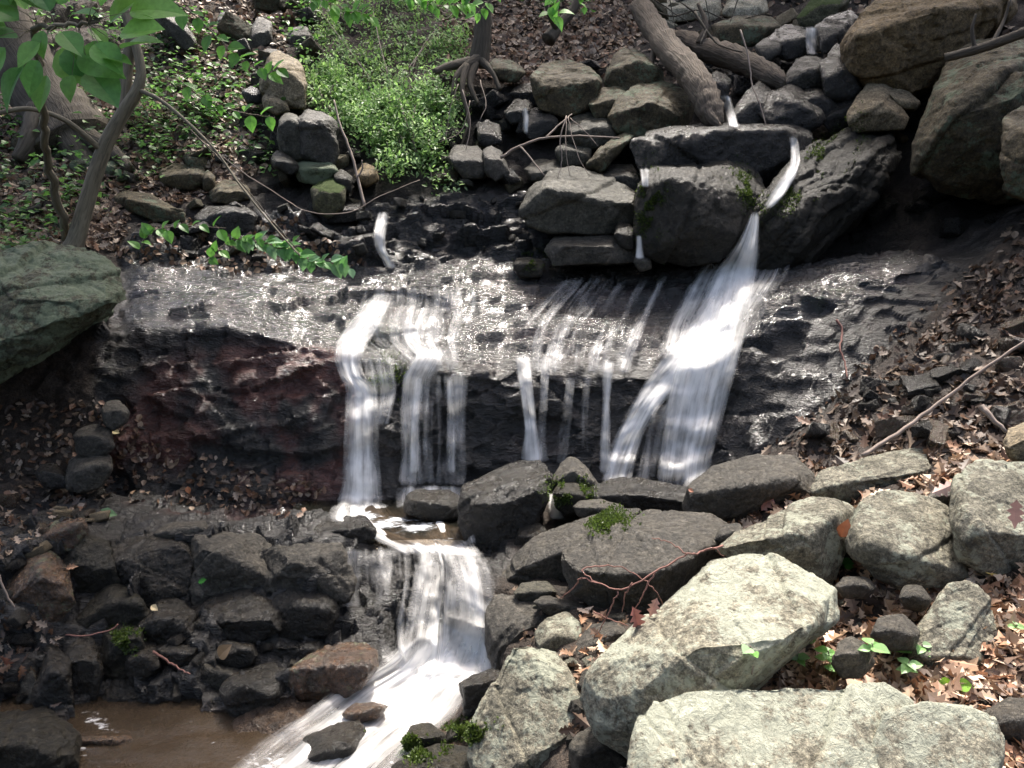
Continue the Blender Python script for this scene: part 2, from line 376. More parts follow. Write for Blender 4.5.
LEDGE = [(105,500),(200,515),(340,517),(400,508),(480,505),(560,492),(700,492),(745,472),(800,444),(850,396),(900,340),(960,275),(1010,232),(1040,190),(960,240),(900,248),(800,262),(740,264),(655,255),(560,198),(450,195),(380,195),(340,205),(250,215),(190,225),(130,245),(95,330)]
LOWER = [(-60,545),(0,500),(105,500),(200,515),(340,517),(400,508),(480,505),(520,560),(505,610),(495,668),(400,685),(345,700),(300,716),(150,722),(60,722),(0,727),(-60,720)]
mL = inpoly(PXg, PYg, LEDGE); mW = inpoly(PXg, PYg, LOWER)
rock = blur(mL | mW, 5)
flat = G.reshape(-1, 3); N_ = NM.reshape(-1, 3); rk = rock.ravel(); lw = blur(mW, 5).ravel(); px_, py_ = PXg.ravel(), PYg.ravel()
big = fbm(flat * 1.1, 4, 3)
near = sm(flat[:, 1], 30, 12)
d = .07 * big * (.4 + .6 * near)
# broken, layered ledge rock
slabm = blur(inpoly(PXg, PYg, [(330,370),(740,350),(960,260),(900,240),(640,258),(340,270),(130,262),(130,330),(250,330)]), 8).ravel()
q0 = flat.copy(); q0[:, 2] += .07 * fbm(flat * 2.2, 3, 90)
facem = rk * (1 - slabm) * (1 - lw) * (1 - .55 * sm(px_, 735, 790) * (flat[:, 1] < 6.1))
d += facem * (.075 * facet(q0 * [1.5, 1.8, 5.5], 5, 1.1, .6) + ((.032 * facet(flat * [7, 7, 12], 6)) * (flat[:, 1] < 6.1) + (flat[:, 1] >= 6.1) * (.16 * facet(q0 * [2.0, 3.0, 8.0], 66, 1.2, .4) + .05 * facet(q0 * [7, 9, 22], 67, 1.2, .4))) + .018 * fbm(flat * 9, 4, 7))
q = flat.copy(); q[:, 2] += .06 * big
d += slabm * (.060 * facet(q * [1.5, 4.4, 9.], 8, 1.2, .6) + .022 * facet(q * [4, 13, 20], 9, 1.3, .5) + .011 * fbm(flat * [7, 13, 13], 4, 10))
rowk = np.repeat(np.arange(NR)[:, None], NC, 1).ravel(); r3 = sum(sub[:3]); r4 = sum(sub[:4]); shelf = sm(rowk, r3 - 4, r3 + 3) * sm(rowk, r4 + 2, r4 - 4)
lw2 = lw * (1 - .62 * shelf)
d += lw2 * (.17 * facet(flat * [3.0, 3.0, 4.2] + .3 * fbm(flat * 3, 2, 91)[:, None], 12, 1.3, .8) + .06 * facet(flat * [10, 10, 13], 13) + .012 * fbm(flat * 14, 4, 14))
soil = (1 - rk)
d += soil * near * (.05 * fbm(flat * 3, 5, 20) + .018 * fbm(flat * 13, 4, 22))
hill = sm(flat[:, 1], 6.5, 7.5) * soil
d += hill * near * .10 * facet(flat * [1.6, 1.6, 2.2], 24, .6, .8)
Gd = flat + N_ * d[:, None]
# tint / wetness
def T(c): return np.array(c, float)
tint = np.tile(T((.085, .060, .042)), (len(flat), 1))
nz = fbm(flat * 2.3, 4, 31); nz2 = fbm(flat * 7, 4, 33)
def paint(mask, c):
    global tint
    mask = np.clip(mask, 0, 1)[:, None]; tint = tint * (1 - mask) + T(c) * mask
paint(sm(nz, 0, .5) * .7, (.05, .038, .026)); paint(hill * sm(nz2, .1, .6) * .5, (.17, .115, .09))
paint(rk, (.017, .015, .012))
paint(slabm * (.75 + .25 * nz2), (.019, .016, .014))
red = blur(inpoly(PXg, PYg, [(130,400),(170,355),(230,340),(350,350),(370,420),(340,500),(250,520),(110,510),(90,450)]), 14).ravel()
paint(red * sm(nz + .5 * nz2, -.6, .2) * .95, (.12, .036, .024))
paint(facem * (1 - red) * sm(nz2, .0, .6) * .55, (.042, .024, .017))
paint(slabm * sm(nz2 - nz * .4, .1, .55) * .65, (.062, .040, .034))
mossp = blur(inpoly(PXg, PYg, [(395,368),(460,372),(470,395),(440,392),(400,390)]) | inpoly(PXg, PYg, [(335,300),(400,330),(400,390),(375,395),(345,350)]) | inpoly(PXg, PYg, [(770,280),(850,280),(850,330),(770,320)]), 4).ravel()
paint(mossp * sm(nz2, -.1, .4) * .7, (.035, .050, .016))
bank = blur(inpoly(PXg, PYg, [(740,485),(800,446),(900,345),(1040,235),(1500,100),(1500,470),(1000,450),(850,470)]), 6).ravel()
paint(bank * (.6 + .4 * nz), (.060, .038, .028))
bed = blur(inpoly(PXg, PYg, [(-60,722),(300,716),(480,668),(520,700),(500,800),(-60,820)]), 6).ravel()
paint(bed, (.12, .075, .045))
rub = blur(inpoly(PXg, PYg, [(130,262),(120,215),(230,205),(320,120),(440,175),(470,90),(600,72),(650,40),(720,60),(880,-10),(1100,60),(1100,230),(900,260)]), 10).ravel()
paint(rub * (1 - rk) * .9, (.030, .023, .017))
wet = np.clip(rk * (.62 + .38 * slabm + .2 * sm(nz2, .1, .5) * facem) + bank * .45 + bed, 0, 1)
idx = np.arange(NR * NC).reshape(NR, NC)
quads = np.stack([idx[:-1, :-1], idx[:-1, 1:], idx[1:, 1:], idx[1:, :-1]], -1).reshape(-1, 4)
fc_l = mL[:-1, :-1].ravel(); fc_w = (mW[:-1, :-1] & ~mL[:-1, :-1]).ravel()
def submesh(name, Q, mat):
    u, inv = np.unique(Q, return_inverse=True)
    return mesh_np(name, Gd[u], inv.reshape(Q.shape), mat, attrs={'tint': tint[u], 'wet': wet[u]})
ground = submesh('ground', quads[~(fc_l | fc_w)], M['ground']); tag(ground, kind='structure')
led = submesh('rock_ledge', quads[fc_l], M['ledge'])
tag(led, 'wide dark wet bedrock ledge that the main waterfalls run over', 'rock ledge')
low = submesh('rock_step', quads[fc_w], M['ledge'])
tag(low, 'low black broken rock step below the main ledge at the left', 'rock ledge')
BV = BVHTree.FromPolygons([tuple(v) for v in Gd], [tuple(q) for q in quads.tolist()])
def hit(px, py, bv=None, dflt=5.0):
    d_ = Vector(rdir(px, py)); r = (bv or BV).ray_cast(Vector((0, 0, CZ)), d_.normalized())
    return (r[0].y, r[1]) if r[0] else (dflt, Vector((0, 0, 1)))
def ground_z(x, y):
    r = BV.ray_cast(Vector((x, y, 30)), Vector((0, 0, -1))); return r[0].z if r[0] else 0
# ------------------------------------------------------------------ rocks
ROCKV = []; ROCKF = []; ROCKN = [0]
TREEPX = []
def hull_mesh(P):
    bm = bmesh.new()
    for p in P: bm.verts.new(tuple(p))
    bmesh.ops.convex_hull(bm, input=bm.verts)
    for v in [v for v in bm.verts if not v.link_faces]: bm.verts.remove(v)
    bmesh.ops.recalc_face_normals(bm, faces=bm.faces); return bm
def chop(bm, s, n, rr, lo=.02, hi=.10):
    for _ in range(n):
        d = Vector((rr.gauss(0, 1), rr.gauss(-.5, 1), rr.gauss(.35, 1))).normalized()
        m = max(v.co.dot(d) for v in bm.verts); k = m - s * rr.uniform(lo, hi)
        bmesh.ops.bisect_plane(bm, geom=bm.verts[:] + bm.edges[:] + bm.faces[:], plane_co=d * k, plane_no=d, clear_outer=True)
        P = [v.co.copy() for v in bm.verts]; bm.clear()
        for p in P: bm.verts.new(p)
        bmesh.ops.convex_hull(bm, input=bm.verts)
        for v in [v for v in bm.verts if not v.link_faces]: bm.verts.remove(v)
    bmesh.ops.recalc_face_normals(bm, faces=bm.faces)
def finish_rock(name, bm, size, vox, mat, base, rough=1., seed=0, strata=0., bev=.04, ang=.13):
    chop(bm, size, 4, random.Random(seed * 3 + 1), .05, ang); chop(bm, size, 3, random.Random(seed * 5 + 2), .02, .05)
    bmesh.ops.dissolve_limit(bm, angle_limit=.22, verts=bm.verts, edges=bm.edges)
    bmesh.ops.triangulate(bm, faces=bm.faces[:])
    me = bpy.data.meshes.new('tmp'); bm.to_mesh(me); bm.free()
    o = bpy.data.objects.new('tmp', me); link(o)
    md = o.modifiers.new('r', 'REMESH'); md.mode = 'VOXEL'; md.voxel_size = vox; md.use_smooth_shade = True
    dg = bpy.context.evaluated_depsgraph_get(); dg.update()
    m2 = bpy.data.meshes.new_from_object(o.evaluated_get(dg)); bpy.data.objects.remove(o); bpy.data.meshes.remove(me)
    n = len(m2.vertices); V = np.zeros(n * 3, np.float32); m2.vertices.foreach_get('co', V); V = V.reshape(-1, 3).astype(float)
    NN = np.zeros(n * 3, np.float32); m2.vertices.foreach_get('normal', NN); NN = NN.reshape(-1, 3)
    s = size; sd_ = seed * 13.7
    E = np.zeros(len(m2.edges) * 2, np.int32); m2.edges.foreach_get('vertices', E); E = E.reshape(-1, 2); cn = np.bincount(E.ravel(), minlength=n)[:, None] + 1.
    for it in range(5):
        A_ = NN.copy()
        for k in range(3): A_[:, k] += np.bincount(E[:, 0], NN[E[:, 1], k], n) + np.bincount(E[:, 1], NN[E[:, 0], k], n)
        NN = A_ / cn
        if it < 2:
            A_ = V.copy()
            for k in range(3): A_[:, k] += np.bincount(E[:, 0], V[E[:, 1], k], n) + np.bincount(E[:, 1], V[E[:, 0], k], n)
            V = V * .4 + A_ / cn * .6
    NN /= np.linalg.norm(NN, axis=1, keepdims=True) + 1e-9
    q1 = fbm(V * (5 / s) + sd_, 3, 43)[:, None] * .25
    d = s * rough * (.008 * fbm(V * (1.8 / s) + sd_, 3, 41) + .022 * facet(V * (1.5 / s) + sd_ + q1 * .5, 42, 1.3, .1) + .010 * facet(V * (5 / s) + sd_ + q1, 44, 1.2, .1) - .012 * np.abs(fbm(V * (7 / s) + sd_, 5, 46, .6)) + .004 * fbm(V * (34 / s) + sd_, 3, 47))
    fr_ = random.Random(seed * 7 + 3); c0 = V.mean(0); ax0 = Vector((fr_.gauss(0, 1), fr_.gauss(0, .5), fr_.gauss(0, 1))).normalized()
    for k in range(3):                                  # fracture planes: a step in the surface and an open crack along it
        ax = (ax0 if k < 2 else Vector((fr_.gauss(0, 1), fr_.gauss(0, .4), fr_.gauss(0, 1)))); ax = (ax + Vector((fr_.gauss(0, .2), 0, fr_.gauss(0, .2)))).normalized()
        h = (V - c0) @ np.array(ax) / s + .02 * fbm(V * (4 / s) + sd_, 3, 51 + k) - fr_.uniform(-.35, .35)
        d += s * (-.030 * fr_.uniform(.3, 1.3) * sm(h, -.006, .006) - .016 * np.exp(-(h / .012) ** 2))
    if strata:
        ang = .5 + seed; ax = np.array([math.sin(ang) * .35, .25, .9]) if strata > 0 else np.array([-.72, .1, .68])
        h = (V @ ax) / s * 9 + 1.0 * fbm(V * (2 / s), 3, 48); fr = h - np.floor(h)
        d += s * .022 * abs(strata) * (_h(np.floor(h), np.floor(h) * 0, np.floor(h) * 0, 49) - .5) * 2 - s * .012 * abs(strata) * (sm(fr, .12, 0) + sm(fr, .88, 1.))
    V2 = V + NN * (d - np.percentile(d, 60))[:, None]
    m2.vertices.foreach_set('co', (V2 - np.array(base)).astype(np.float32).ravel())
    m2.polygons.foreach_set('use_smooth', np.ones(len(m2.polygons), bool))
    m2.name = name; m2.materials.clear(); m2.materials.append(mat); m2.update()
    o = bpy.data.objects.new(name, m2); o.location = tuple(base); link(o); return o
def reg_rock(o):
    me = o.data; n = len(me.vertices); V = np.zeros(n * 3, np.float32); me.vertices.foreach_get('co', V); V = V.reshape(-1, 3)
    V = V + np.array(o.location, np.float32)
    fs = [tuple(p.vertices) for p in me.polygons]
    ROCKV.append(V); ROCKF.extend([tuple(i + ROCKN[0] for i in f) for f in fs]); ROCKN[0] += n
rseed = [0]
def rock(label, mat, poly, Y=None, dY=0., th=.9, r=.6, ridge=None, name='boulder', cat='boulder', group=None, strata=0., rough=1., front=.14, bev=.006, grow=1.12, ang=.13):
    rseed[0] += 1; rr = random.Random(rseed[0] * 31)
    P = np.array(poly, float); ymax, ymin = P[:, 1].max(), P[:, 1].min(); cx, cy = P.mean(0)
    if Y is not None and 6.0 < Y < 7.8: grow *= 1.12
    P = np.array([cx, cy]) + (P - np.array([cx, cy])) * grow
    area = abs(sum(P[i - 1][0] * P[i][1] - P[i][0] * P[i - 1][1] for i in range(len(P)))) / 2
    if Y is None:
        bx = P[P[:, 1] > ymax - .25 * (ymax - ymin)][:, 0].mean()
        Y, _ = hit(bx, ymax); Y = min(Y, hit(cx, ymax)[0], hit(bx, ymax - .15 * (ymax - ymin))[0])
    Y += dY
    s = math.sqrt(area) * Y / FPX; T_ = th * s
    pts = []
    for x, y in P:
        h = (ymax - y) / (ymax - ymin)
        hr = min(r, .9)
        yy = Y + T_ * (.16 * h / hr if h < hr else .16 + .78 * (h - hr) / (1 - hr)) + .03 * s * rr.uniform(-1, 1)
        g = hit(x, min(y + 2, ymax))[0] - .01
        pts.append(at(x, y, max(min(yy, max(g, Y + .05 * s)), Y - .1 * s)))
    c = np.array([cx, cy])
    if ridge is None:
        ridge = []
        for u in (.16, .5, .84):
            x = P[:, 0].min() + u * (P[:, 0].max() - P[:, 0].min()) + rr.uniform(-.06, .06) * (P[:, 0].max() - P[:, 0].min())
            # vertical extent of the polygon at x
            ys = []
            for i in range(len(P)):
                a, b = P[i - 1], P[i]
                if (a[0] - x) * (b[0] - x) < 0: ys.append(a[1] + (b[1] - a[1]) * (x - a[0]) / (b[0] - a[0]))
            if len(ys) < 2: continue
            lo, hi = max(ys), min(ys)
            ridge.append((x, lo - (lo - hi) * (r + rr.uniform(-.08, .08)), -front * (1 if u == .5 else .7)))
            ridge.append((x, lo - (lo - hi) * .14, -front * (.55 if u == .5 else .3)))
    for x, y, k in ridge:
        pts.append(at(x, y, Y + k * s))
    for x, y in P:                                     # the side turned away from the path, sunk into the bank
        q = c + (np.array([x, y]) - c) * .72; pts.append(at(q[0], q[1] + .10 * (ymax - ymin), Y + T_ * 1.55))
    pts = np.array(pts); base = at(cx, ymax, Y + .5 * T_)
    bm = hull_mesh(pts); pxs = Y / FPX
    o = finish_rock(name, bm, s, max(2.3 * pxs, s / 70), M[mat], base, rough, rseed[0], strata, bev, ang)
    tag(o, label, cat, group); reg_rock(o); return o
BR = 'boulders of the upper slope'; DR = 'broken blocks of the left step'; FR = 'boulders of the foreground pile'
R = rock
# --- upper right
R('huge brown rounded boulder at the top right, left of the green streaked one', 'brown', ang=.07, grow=1.16, poly= [(849,43),(862,22),(882,4),(900,-14),(990,-16),(1002,14),(975,46),(945,80),(915,97),(880,90),(852,68)], dY=-.4, th=.8, r=.75, front=.3, strata=.3)
R('large olive boulder with green streaks at the right edge under a dark branch', 'olive', ang=.07, grow=1.18, poly= [(928,140),(940,105),(958,66),(985,52),(1024,42),(1075,45),(1095,110),(1085,180),(1040,192),(990,195),(946,184),(926,165)], dY=-.35, th=.8, r=.72, front=.3)
R('olive boulder cut by the right edge, in front of the green streaked one', 'olive', [(1004,120),(1030,104),(1080,110),(1090,190),(1050,205),(1014,190),(1004,160)], dY=-.5, th=.8, r=.7)
R('small tan block wedged between the brown boulder and the black slanted slab', 'tan', [(853,114),(870,87),(888,91),(906,116),(900,128),(858,129)], Y=6.35, r=.55)
R('small pinkish block right of the tan wedged block', 'tan', [(889,96),(896,88),(908,92),(920,103),(913,110),(898,107)], Y=6.5)
R('long slanted black slab with a mossy flank right of the big waterfall', 'darkmoss', [(753,238),(764,205),(782,180),(808,152),(845,131),(870,125),(897,124),(901,150),(885,182),(860,206),(824,234),(805,258),(780,265),(757,262)], Y=5.85, th=.75, r=.6, front=.12, strata=-1.3, ridge=[(790,215,-.2),(850,170,-.05),(880,150,.0),(800,245,-.18),(770,250,-.15)])
R('black angular boulder with moss on both shoulders left of the waterfall top', 'darkmoss', [(641,220),(645,188),(658,168),(690,158),(728,157),(750,168),(764,192),(766,210),(748,238),(722,256),(690,262),(660,256),(643,242)], Y=5.9, th=.85, r=.7, ridge=[(668,180,-.1),(725,172,-.12),(700,225,-.28),(735,235,-.18),(665,240,-.12),(690,190,-.2)])
R('long flat wet slab lying behind the black mossy boulder', 'dark', [(641,142),(655,134),(700,131),(745,127),(785,128),(795,140),(792,160),(770,178),(735,182),(690,176),(652,168)], Y=6.4, th=.6, r=.82)
R('dark block between the pale log end and the long flat slab', 'dark', [(731,120),(742,102),(758,84),(771,90),(768,112),(762,128),(738,127)], Y=6.75)
R('dark humped boulder right of the block above the long flat slab', 'dark', [(763,112),(772,98),(792,84),(804,94),(820,116),(808,128),(780,131)], Y=6.65)
R('rounded grey boulder beside the topmost small waterfall', 'slate', [(787,74),(797,62),(810,57),(823,65),(818,84),(800,88),(789,84)], Y=7.0)
R('dark narrow boulder against the left side of the huge brown boulder', 'dark', [(823,66),(838,48),(853,62),(858,88),(846,98),(828,94)], Y=6.8)
R('dark flat boulder under the huge brown boulder', 'dark', [(822,118),(840,97),(870,88),(880,100),(858,122),(835,132)], Y=6.75)
R('mossy green slab at the very top beside the stream', 'olivemoss', [(798,18),(815,-4),(852,-12),(850,8),(835,20),(809,29)], Y=8.2)
R('flat olive slab behind the fallen log', 'olive', [(715,26),(735,17),(770,16),(785,30),(765,42),(735,46),(718,40)], Y=8.2)
R('dark step block left of the topmost small waterfall', 'dark', [(770,38),(785,27),(806,28),(806,52),(790,58),(772,52)], Y=7.7)
R('dark step block right of the topmost small waterfall', 'dark', [(817,26),(832,18),(852,14),(858,26),(846,44),(824,52)], Y=7.5)
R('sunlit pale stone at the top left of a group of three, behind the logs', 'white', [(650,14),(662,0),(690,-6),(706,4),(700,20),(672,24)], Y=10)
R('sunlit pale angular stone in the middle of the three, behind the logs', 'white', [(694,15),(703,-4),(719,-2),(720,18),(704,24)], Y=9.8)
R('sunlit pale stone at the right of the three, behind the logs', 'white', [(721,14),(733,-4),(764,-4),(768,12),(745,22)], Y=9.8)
R('small dark stone below the log, beside the little stream', 'dark', [(706,84),(716,72),(730,80),(728,96),(712,98)], Y=7.2, name='rock', cat='rock')
R('grey wet stone leaning by the log end', 'slate', [(756,46),(768,36),(782,40),(778,54),(764,62)], Y=7.6, name='rock', cat='rock')
R('rounded dark boulder left of the brown boulder, below the rounded grey one', 'dark', [(800,96),(816,84),(832,92),(836,112),(818,118),(804,112)], Y=6.8)
# --- upper centre
R('dark olive boulder under the leaf litter at top centre', 'olive', [(537,78),(545,68),(568,64),(588,70),(597,84),(588,104),(565,112),(543,106)], Y=7.3, r=.75)
R('tall olive boulder at the back of the central pile', 'olive', [(611,82),(614,62),(628,50),(648,52),(660,72),(662,92),(640,104),(620,100)], Y=7.5, r=.8)
R('ribbed tan olive boulder, the largest of the central pile', 'olive', [(615,116),(624,100),(645,84),(668,82),(684,98),(688,110),(678,130),(652,136),(624,130)], Y=6.95, strata=.6)
R('small olive boulder wedged at the left of the central pile', 'olive', [(590,104),(602,90),(618,90),(626,100),(616,118),(597,118)], Y=7.15)
R('damp grey green boulder below the central pile', 'slatemoss', [(570,124),(584,113),(602,116),(616,124),(612,140),(590,148),(572,142)], Y=7.0)
R('leaning plank shaped rock below the ribbed boulder', 'olive', [(590,164),(600,150),(620,134),(632,138),(618,156),(602,170)], Y=6.7)
R('broad wet grey boulder with a mossy end left of the waterfall boulders', 'slatemoss', [(531,210),(540,192),(554,175),(574,172),(610,182),(634,193),(636,212),(620,229),(590,228),(556,228),(538,222)], Y=6.15, th=.75, r=.6)
R('low grey topped rock below the broad wet grey boulder', 'slate', [(547,250),(558,236),(590,231),(618,231),(636,244),(632,262),(600,267),(556,265)], Y=5.95, th=.8, r=.62)
R('small mossy stone squeezed beside the low grey topped rock', 'darkmoss', [(614,236),(618,223),(630,224),(636,238),(632,250),(620,248)], Y=5.95, name='rock', cat='rock')
R('small dark stone with a moss cap sitting alone on the wet ledge', 'darkmoss', [(512,266),(516,257),(530,254),(545,261),(540,276),(522,278)], Y=5.95, name='rock', cat='rock')
R('small grey wet stone under the mossy angular boulder', 'slate', [(633,262),(638,252),(650,256),(652,268),(640,272)], Y=5.9, name='rock', cat='rock')
R('rounded grey stone below the green bush', 'slate', [(450,158),(458,147),(476,147),(486,160),(482,176),(464,176)], Y=6.85, name='rock', cat='rock')
R('upright grey stone right of the rounded one under the bush', 'slate', [(484,152),(492,148),(501,152),(508,172),(496,178),(488,172)], Y=6.8, name='rock', cat='rock')
R('flat dark stone right of the upright stone, mid slope', 'slatemoss', [(526,168),(536,161),(556,162),(562,176),(545,182),(530,180)], Y=6.85, name='rock', cat='rock')
R('dark stone beside the thread of water at centre top', 'dark', [(479,130),(486,122),(498,124),(502,142),(488,146),(480,142)], Y=7.2, name='rock', cat='rock')
R('olive stone beside the tree roots at top centre', 'olive', [(486,66),(496,58),(512,60),(526,72),(516,82),(496,80)], Y=7.8, name='rock', cat='rock')
R('black stone behind the thread of water', 'dark', [(524,128),(532,112),(550,110),(556,124),(548,138),(530,138)], Y=7.2, name='rock', cat='rock')
R('dark stone below the dark olive boulder', 'dark', [(505,112),(516,100),(532,104),(530,120),(512,124)], Y=7.4, name='rock', cat='rock')
R('grey stone left of the black mossy boulder by the small side fall', 'slate', [(601,180),(612,166),(630,166),(640,180),(634,194),(612,188)], Y=6.6, name='rock', cat='rock')
R('dark slab left of the plank shaped rock', 'slatemoss', [(558,150),(570,142),(590,148),(588,162),(566,166)], Y=6.9, name='rock', cat='rock')
# --- upper left
R('tan boulder standing alone left of the green bush', 'tan', [(262,80),(267,60),(280,55),(296,62),(305,78),(302,104),(286,103),(268,92)], Y=7.6, r=.75)
R('wet flat fronted block below the tan boulder', 'slate', [(300,124),(312,114),(335,124),(337,150),(332,164),(304,156)], Y=7.0, r=.85, th=.7)
R('narrow wet block left of the flat fronted one', 'slatemoss', [(277,126),(288,116),(302,122),(306,152),(298,162),(282,152)], Y=7.05, r=.85, th=.7)
R('long pale green rounded stone below the wet flat blocks', 'green', [(297,168),(304,162),(326,162),(335,172),(318,184),(300,180)], Y=6.85, name='rock', cat='rock')
R('slanted wet stone left of the long pale green stone', 'darkmoss', [(274,158),(280,152),(296,162),(300,170),(290,174),(275,166)], Y=6.85, name='rock', cat='rock')
R('moss patched cube like stone at the left of the small waterfall', 'olivemoss', [(312,190),(320,182),(332,178),(344,188),(342,204),(328,214),(316,206)], Y=6.6, name='rock', cat='rock')
R('dark round stone behind the moss patched stone', 'darkmoss', [(334,176),(342,170),(352,178),(350,192),(340,190)], Y=6.75, name='rock', cat='rock')
R('brown stone right of the bare leaning twig', 'brown', [(356,176),(364,164),(376,168),(378,180),(366,186)], Y=6.8, name='rock', cat='rock')
R('olive flat stone among the dead leaves, left slope', 'olive', [(160,174),(176,165),(200,168),(204,182),(190,188),(168,185)], Y=7.0, name='rock', cat='rock')
R('squarish olive stone resting behind the flat one, left slope', 'olive', [(184,158),(190,152),(204,154),(208,168),(194,172)], Y=7.25, name='rock', cat='rock')
R('upright olive stone right of the flat one, left slope', 'olive', [(202,175),(208,170),(214,176),(214,188),(204,190)], Y=6.95, name='rock', cat='rock')
R('long slanting slab below the dead leaves, left slope', 'olive', [(118,200),(130,194),(150,197),(180,212),(178,222),(155,220),(134,212)], Y=6.6, th=.7)
R('dark overhanging slab below the dead leaves, left slope', 'dark', [(196,216),(210,207),(240,207),(252,216),(248,230),(222,233),(200,230)], Y=6.5, th=.8, r=.8)
R('dark stone above the overhanging slab', 'olive', [(210,190),(222,182),(244,186),(248,198),(230,204),(212,202)], Y=6.8, name='rock', cat='rock')
R('grey stone under the leaning tree at the left', 'olive', [(12,142),(20,128),(38,122),(52,134),(46,154),(22,155)], Y=7.3)
R('smaller grey stone right of the one under the leaning tree', 'green', [(52,152),(58,143),(72,142),(80,154),(70,160),(56,160)], Y=7.2, name='rock', cat='rock')
R('green coated stone between the sapling stems', 'green', [(70,166),(78,156),(92,154),(98,164),(92,174),(76,174)], Y=7.0, name='rock', cat='rock')
R('pale green stone right of the sapling fork', 'green', [(98,176),(104,160),(114,160),(116,174),(106,178)], Y=7.0, name='rock', cat='rock')
R('grey stone cut by the left edge below the leaning tree', 'olive', [(-14,180),(0,172),(14,176),(16,190),(0,195),(-14,193)], Y=6.9, name='rock', cat='rock')
R('small grey block high on the slope at top left', 'slate', [(216,24),(220,13),(230,12),(234,24),(224,29)], Y=9.6, name='rock', cat='rock')
R('grey stone with a sharp top, high in the upper left pile', 'slate', [(246,48),(250,30),(259,16),(272,22),(272,42),(258,52)], Y=9.2, name='rock', cat='rock')
R('brown grey stone right of the sharp topped stone', 'slate', [(286,38),(292,28),(306,26),(313,36),(306,46),(292,46)], Y=9.2, name='rock', cat='rock')
R('flat stone in the middle of the upper left pile', 'slate', [(258,56),(268,48),(284,50),(290,60),(276,64),(262,62)], Y=8.8, name='rock', cat='rock')
R('tall pale grey leaning slab behind the sapling', 'slate', [(152,14),(162,4),(178,12),(196,36),(200,46),(186,50),(166,34)], Y=8.9)
R('pale stone wedged below the tan boulder', 'tan', [(264,100),(270,92),(284,98),(288,110),(276,114),(266,108)], Y=7.5, name='rock', cat='rock')
R('small dark stone left of the tan boulder', 'dark', [(242,92),(250,84),(262,90),(262,102),(248,104)], Y=7.8, name='rock', cat='rock')
# --- left
R('big mossy green boulder with a crack at the left edge', 'green', ang=.07, grow=1.17, poly= [(-90,300),(-50,272),(-10,262),(30,255),(52,250),(80,250),(100,262),(116,277),(128,298),(118,312),(88,328),(60,345),(30,362),(0,378),(-50,400),(-95,390)], Y=4.15, th=.75, r=.35, front=.10, ridge=[(-20,345,-.08),(60,318,-.05),(105,300,0.02),(20,290,.08),(-40,365,-.08)], strata=.5)
R('topmost of three stacked grey stones at the left', 'slate', [(100,412),(107,402),(118,400),(129,411),(127,422),(114,430),(103,424)], Y=4.32, name='rock', cat='rock')
R('middle of three stacked grey stones at the left', 'slate', [(72,436),(80,427),(94,423),(109,428),(113,446),(102,458),(80,455)], Y=4.25)
R('lowest of three stacked grey stones at the left', 'slate', [(67,478),(70,460),(82,452),(108,457),(110,470),(100,486),(84,491),(68,489)], Y=4.15)
R('dark stone left of the three stacked stones', 'dark', [(36,474),(42,465),(56,463),(68,476),(66,488),(44,487)], Y=4.2, name='rock', cat='rock')
# --- centre
R('dark wet boulder glistening in front of the main ledge', 'dark', [(459,522),(466,490),(480,476),(510,468),(536,464),(550,478),(548,502),(532,528),(520,552),(495,557),(466,547)], Y=3.95, th=.85, r=.66, bev=.06)
R('pointed wet stone right of the glistening boulder', 'slate', [(550,482),(560,468),(572,456),(584,468),(597,484),(594,496),(570,502),(553,496)], Y=4.25)
R('round stone topped with moss beside the pointed wet stone', 'darkmoss', [(553,492),(562,481),(578,480),(592,492),(588,508),(566,514),(556,508)], Y=4.08, name='rock', cat='rock')
R('flat dark rock at the foot of the big waterfall', 'dark', [(592,494),(606,482),(640,478),(678,484),(698,492),(694,512),(650,518),(608,512)], Y=4.05, th=.8)
R('small grey flat stone by the moss topped stone', 'slate', [(574,508),(580,501),(600,499),(622,506),(618,516),(592,519),(578,516)], Y=3.85, name='rock', cat='rock')
R('small black stone behind the long slab under the glistening boulder', 'dark', [(514,546),(520,528),(534,522),(548,530),(546,548),(528,556)], Y=3.85, name='rock', cat='rock')
R('long pointed dark slab left of the big slate boulder', 'slate', [(502,575),(514,556),(542,534),(575,520),(610,511),(640,512),(632,530),(600,560),(566,582),(530,588),(506,584)], Y=3.45, th=.8, r=.45)
R('big slate grey boulder under the red twigs', 'slate', [(561,566),(564,548),(580,535),(612,519),(650,514),(700,518),(726,530),(724,542),(700,562),(668,598),(640,618),(602,614),(572,594)], Y=3.0, th=.95, r=.52, ridge=[(575,555,-.05),(612,566,-.18),(650,578,-.2),(690,552,-.1),(620,600,-.12),(650,606,-.1),(590,590,-.06)])
R('small olive stone under the long pointed slab', 'slatemoss', [(513,592),(522,582),(546,582),(556,592),(540,602),(518,601)], Y=3.2, name='rock', cat='rock')
R('thin grey slab lying under the big slate boulder', 'slate', [(535,603),(544,594),(568,599),(592,609),(594,621),(575,624),(550,616)], Y=3.05, name='rock', cat='rock')
R('flat wet rock bordering the lower cascade', 'slate', [(490,612),(496,600),(516,598),(540,606),(552,622),(540,640),(518,652),(506,676),(494,670),(488,640)], Y=3.05, th=.9, r=.4)
R('brown green stone standing right of the flat wet rock', 'grey', [(535,632),(548,620),(566,614),(582,626),(578,648),(572,676),(556,672),(542,652)], Y=2.82)
R('light grey speckled boulder beside the lower cascade', 'grey', [(477,722),(488,696),(504,670),(510,648),(528,640),(556,646),(574,676),(592,710),(590,726),(562,750),(534,782),(486,785),(474,750)], Y=2.3, th=.95, r=.18, front=.05)
R('split brown stone beneath the red twigs', 'slate', [(572,664),(580,640),(592,626),(618,624),(628,634),(616,648),(598,664),(582,678)], Y=2.7)
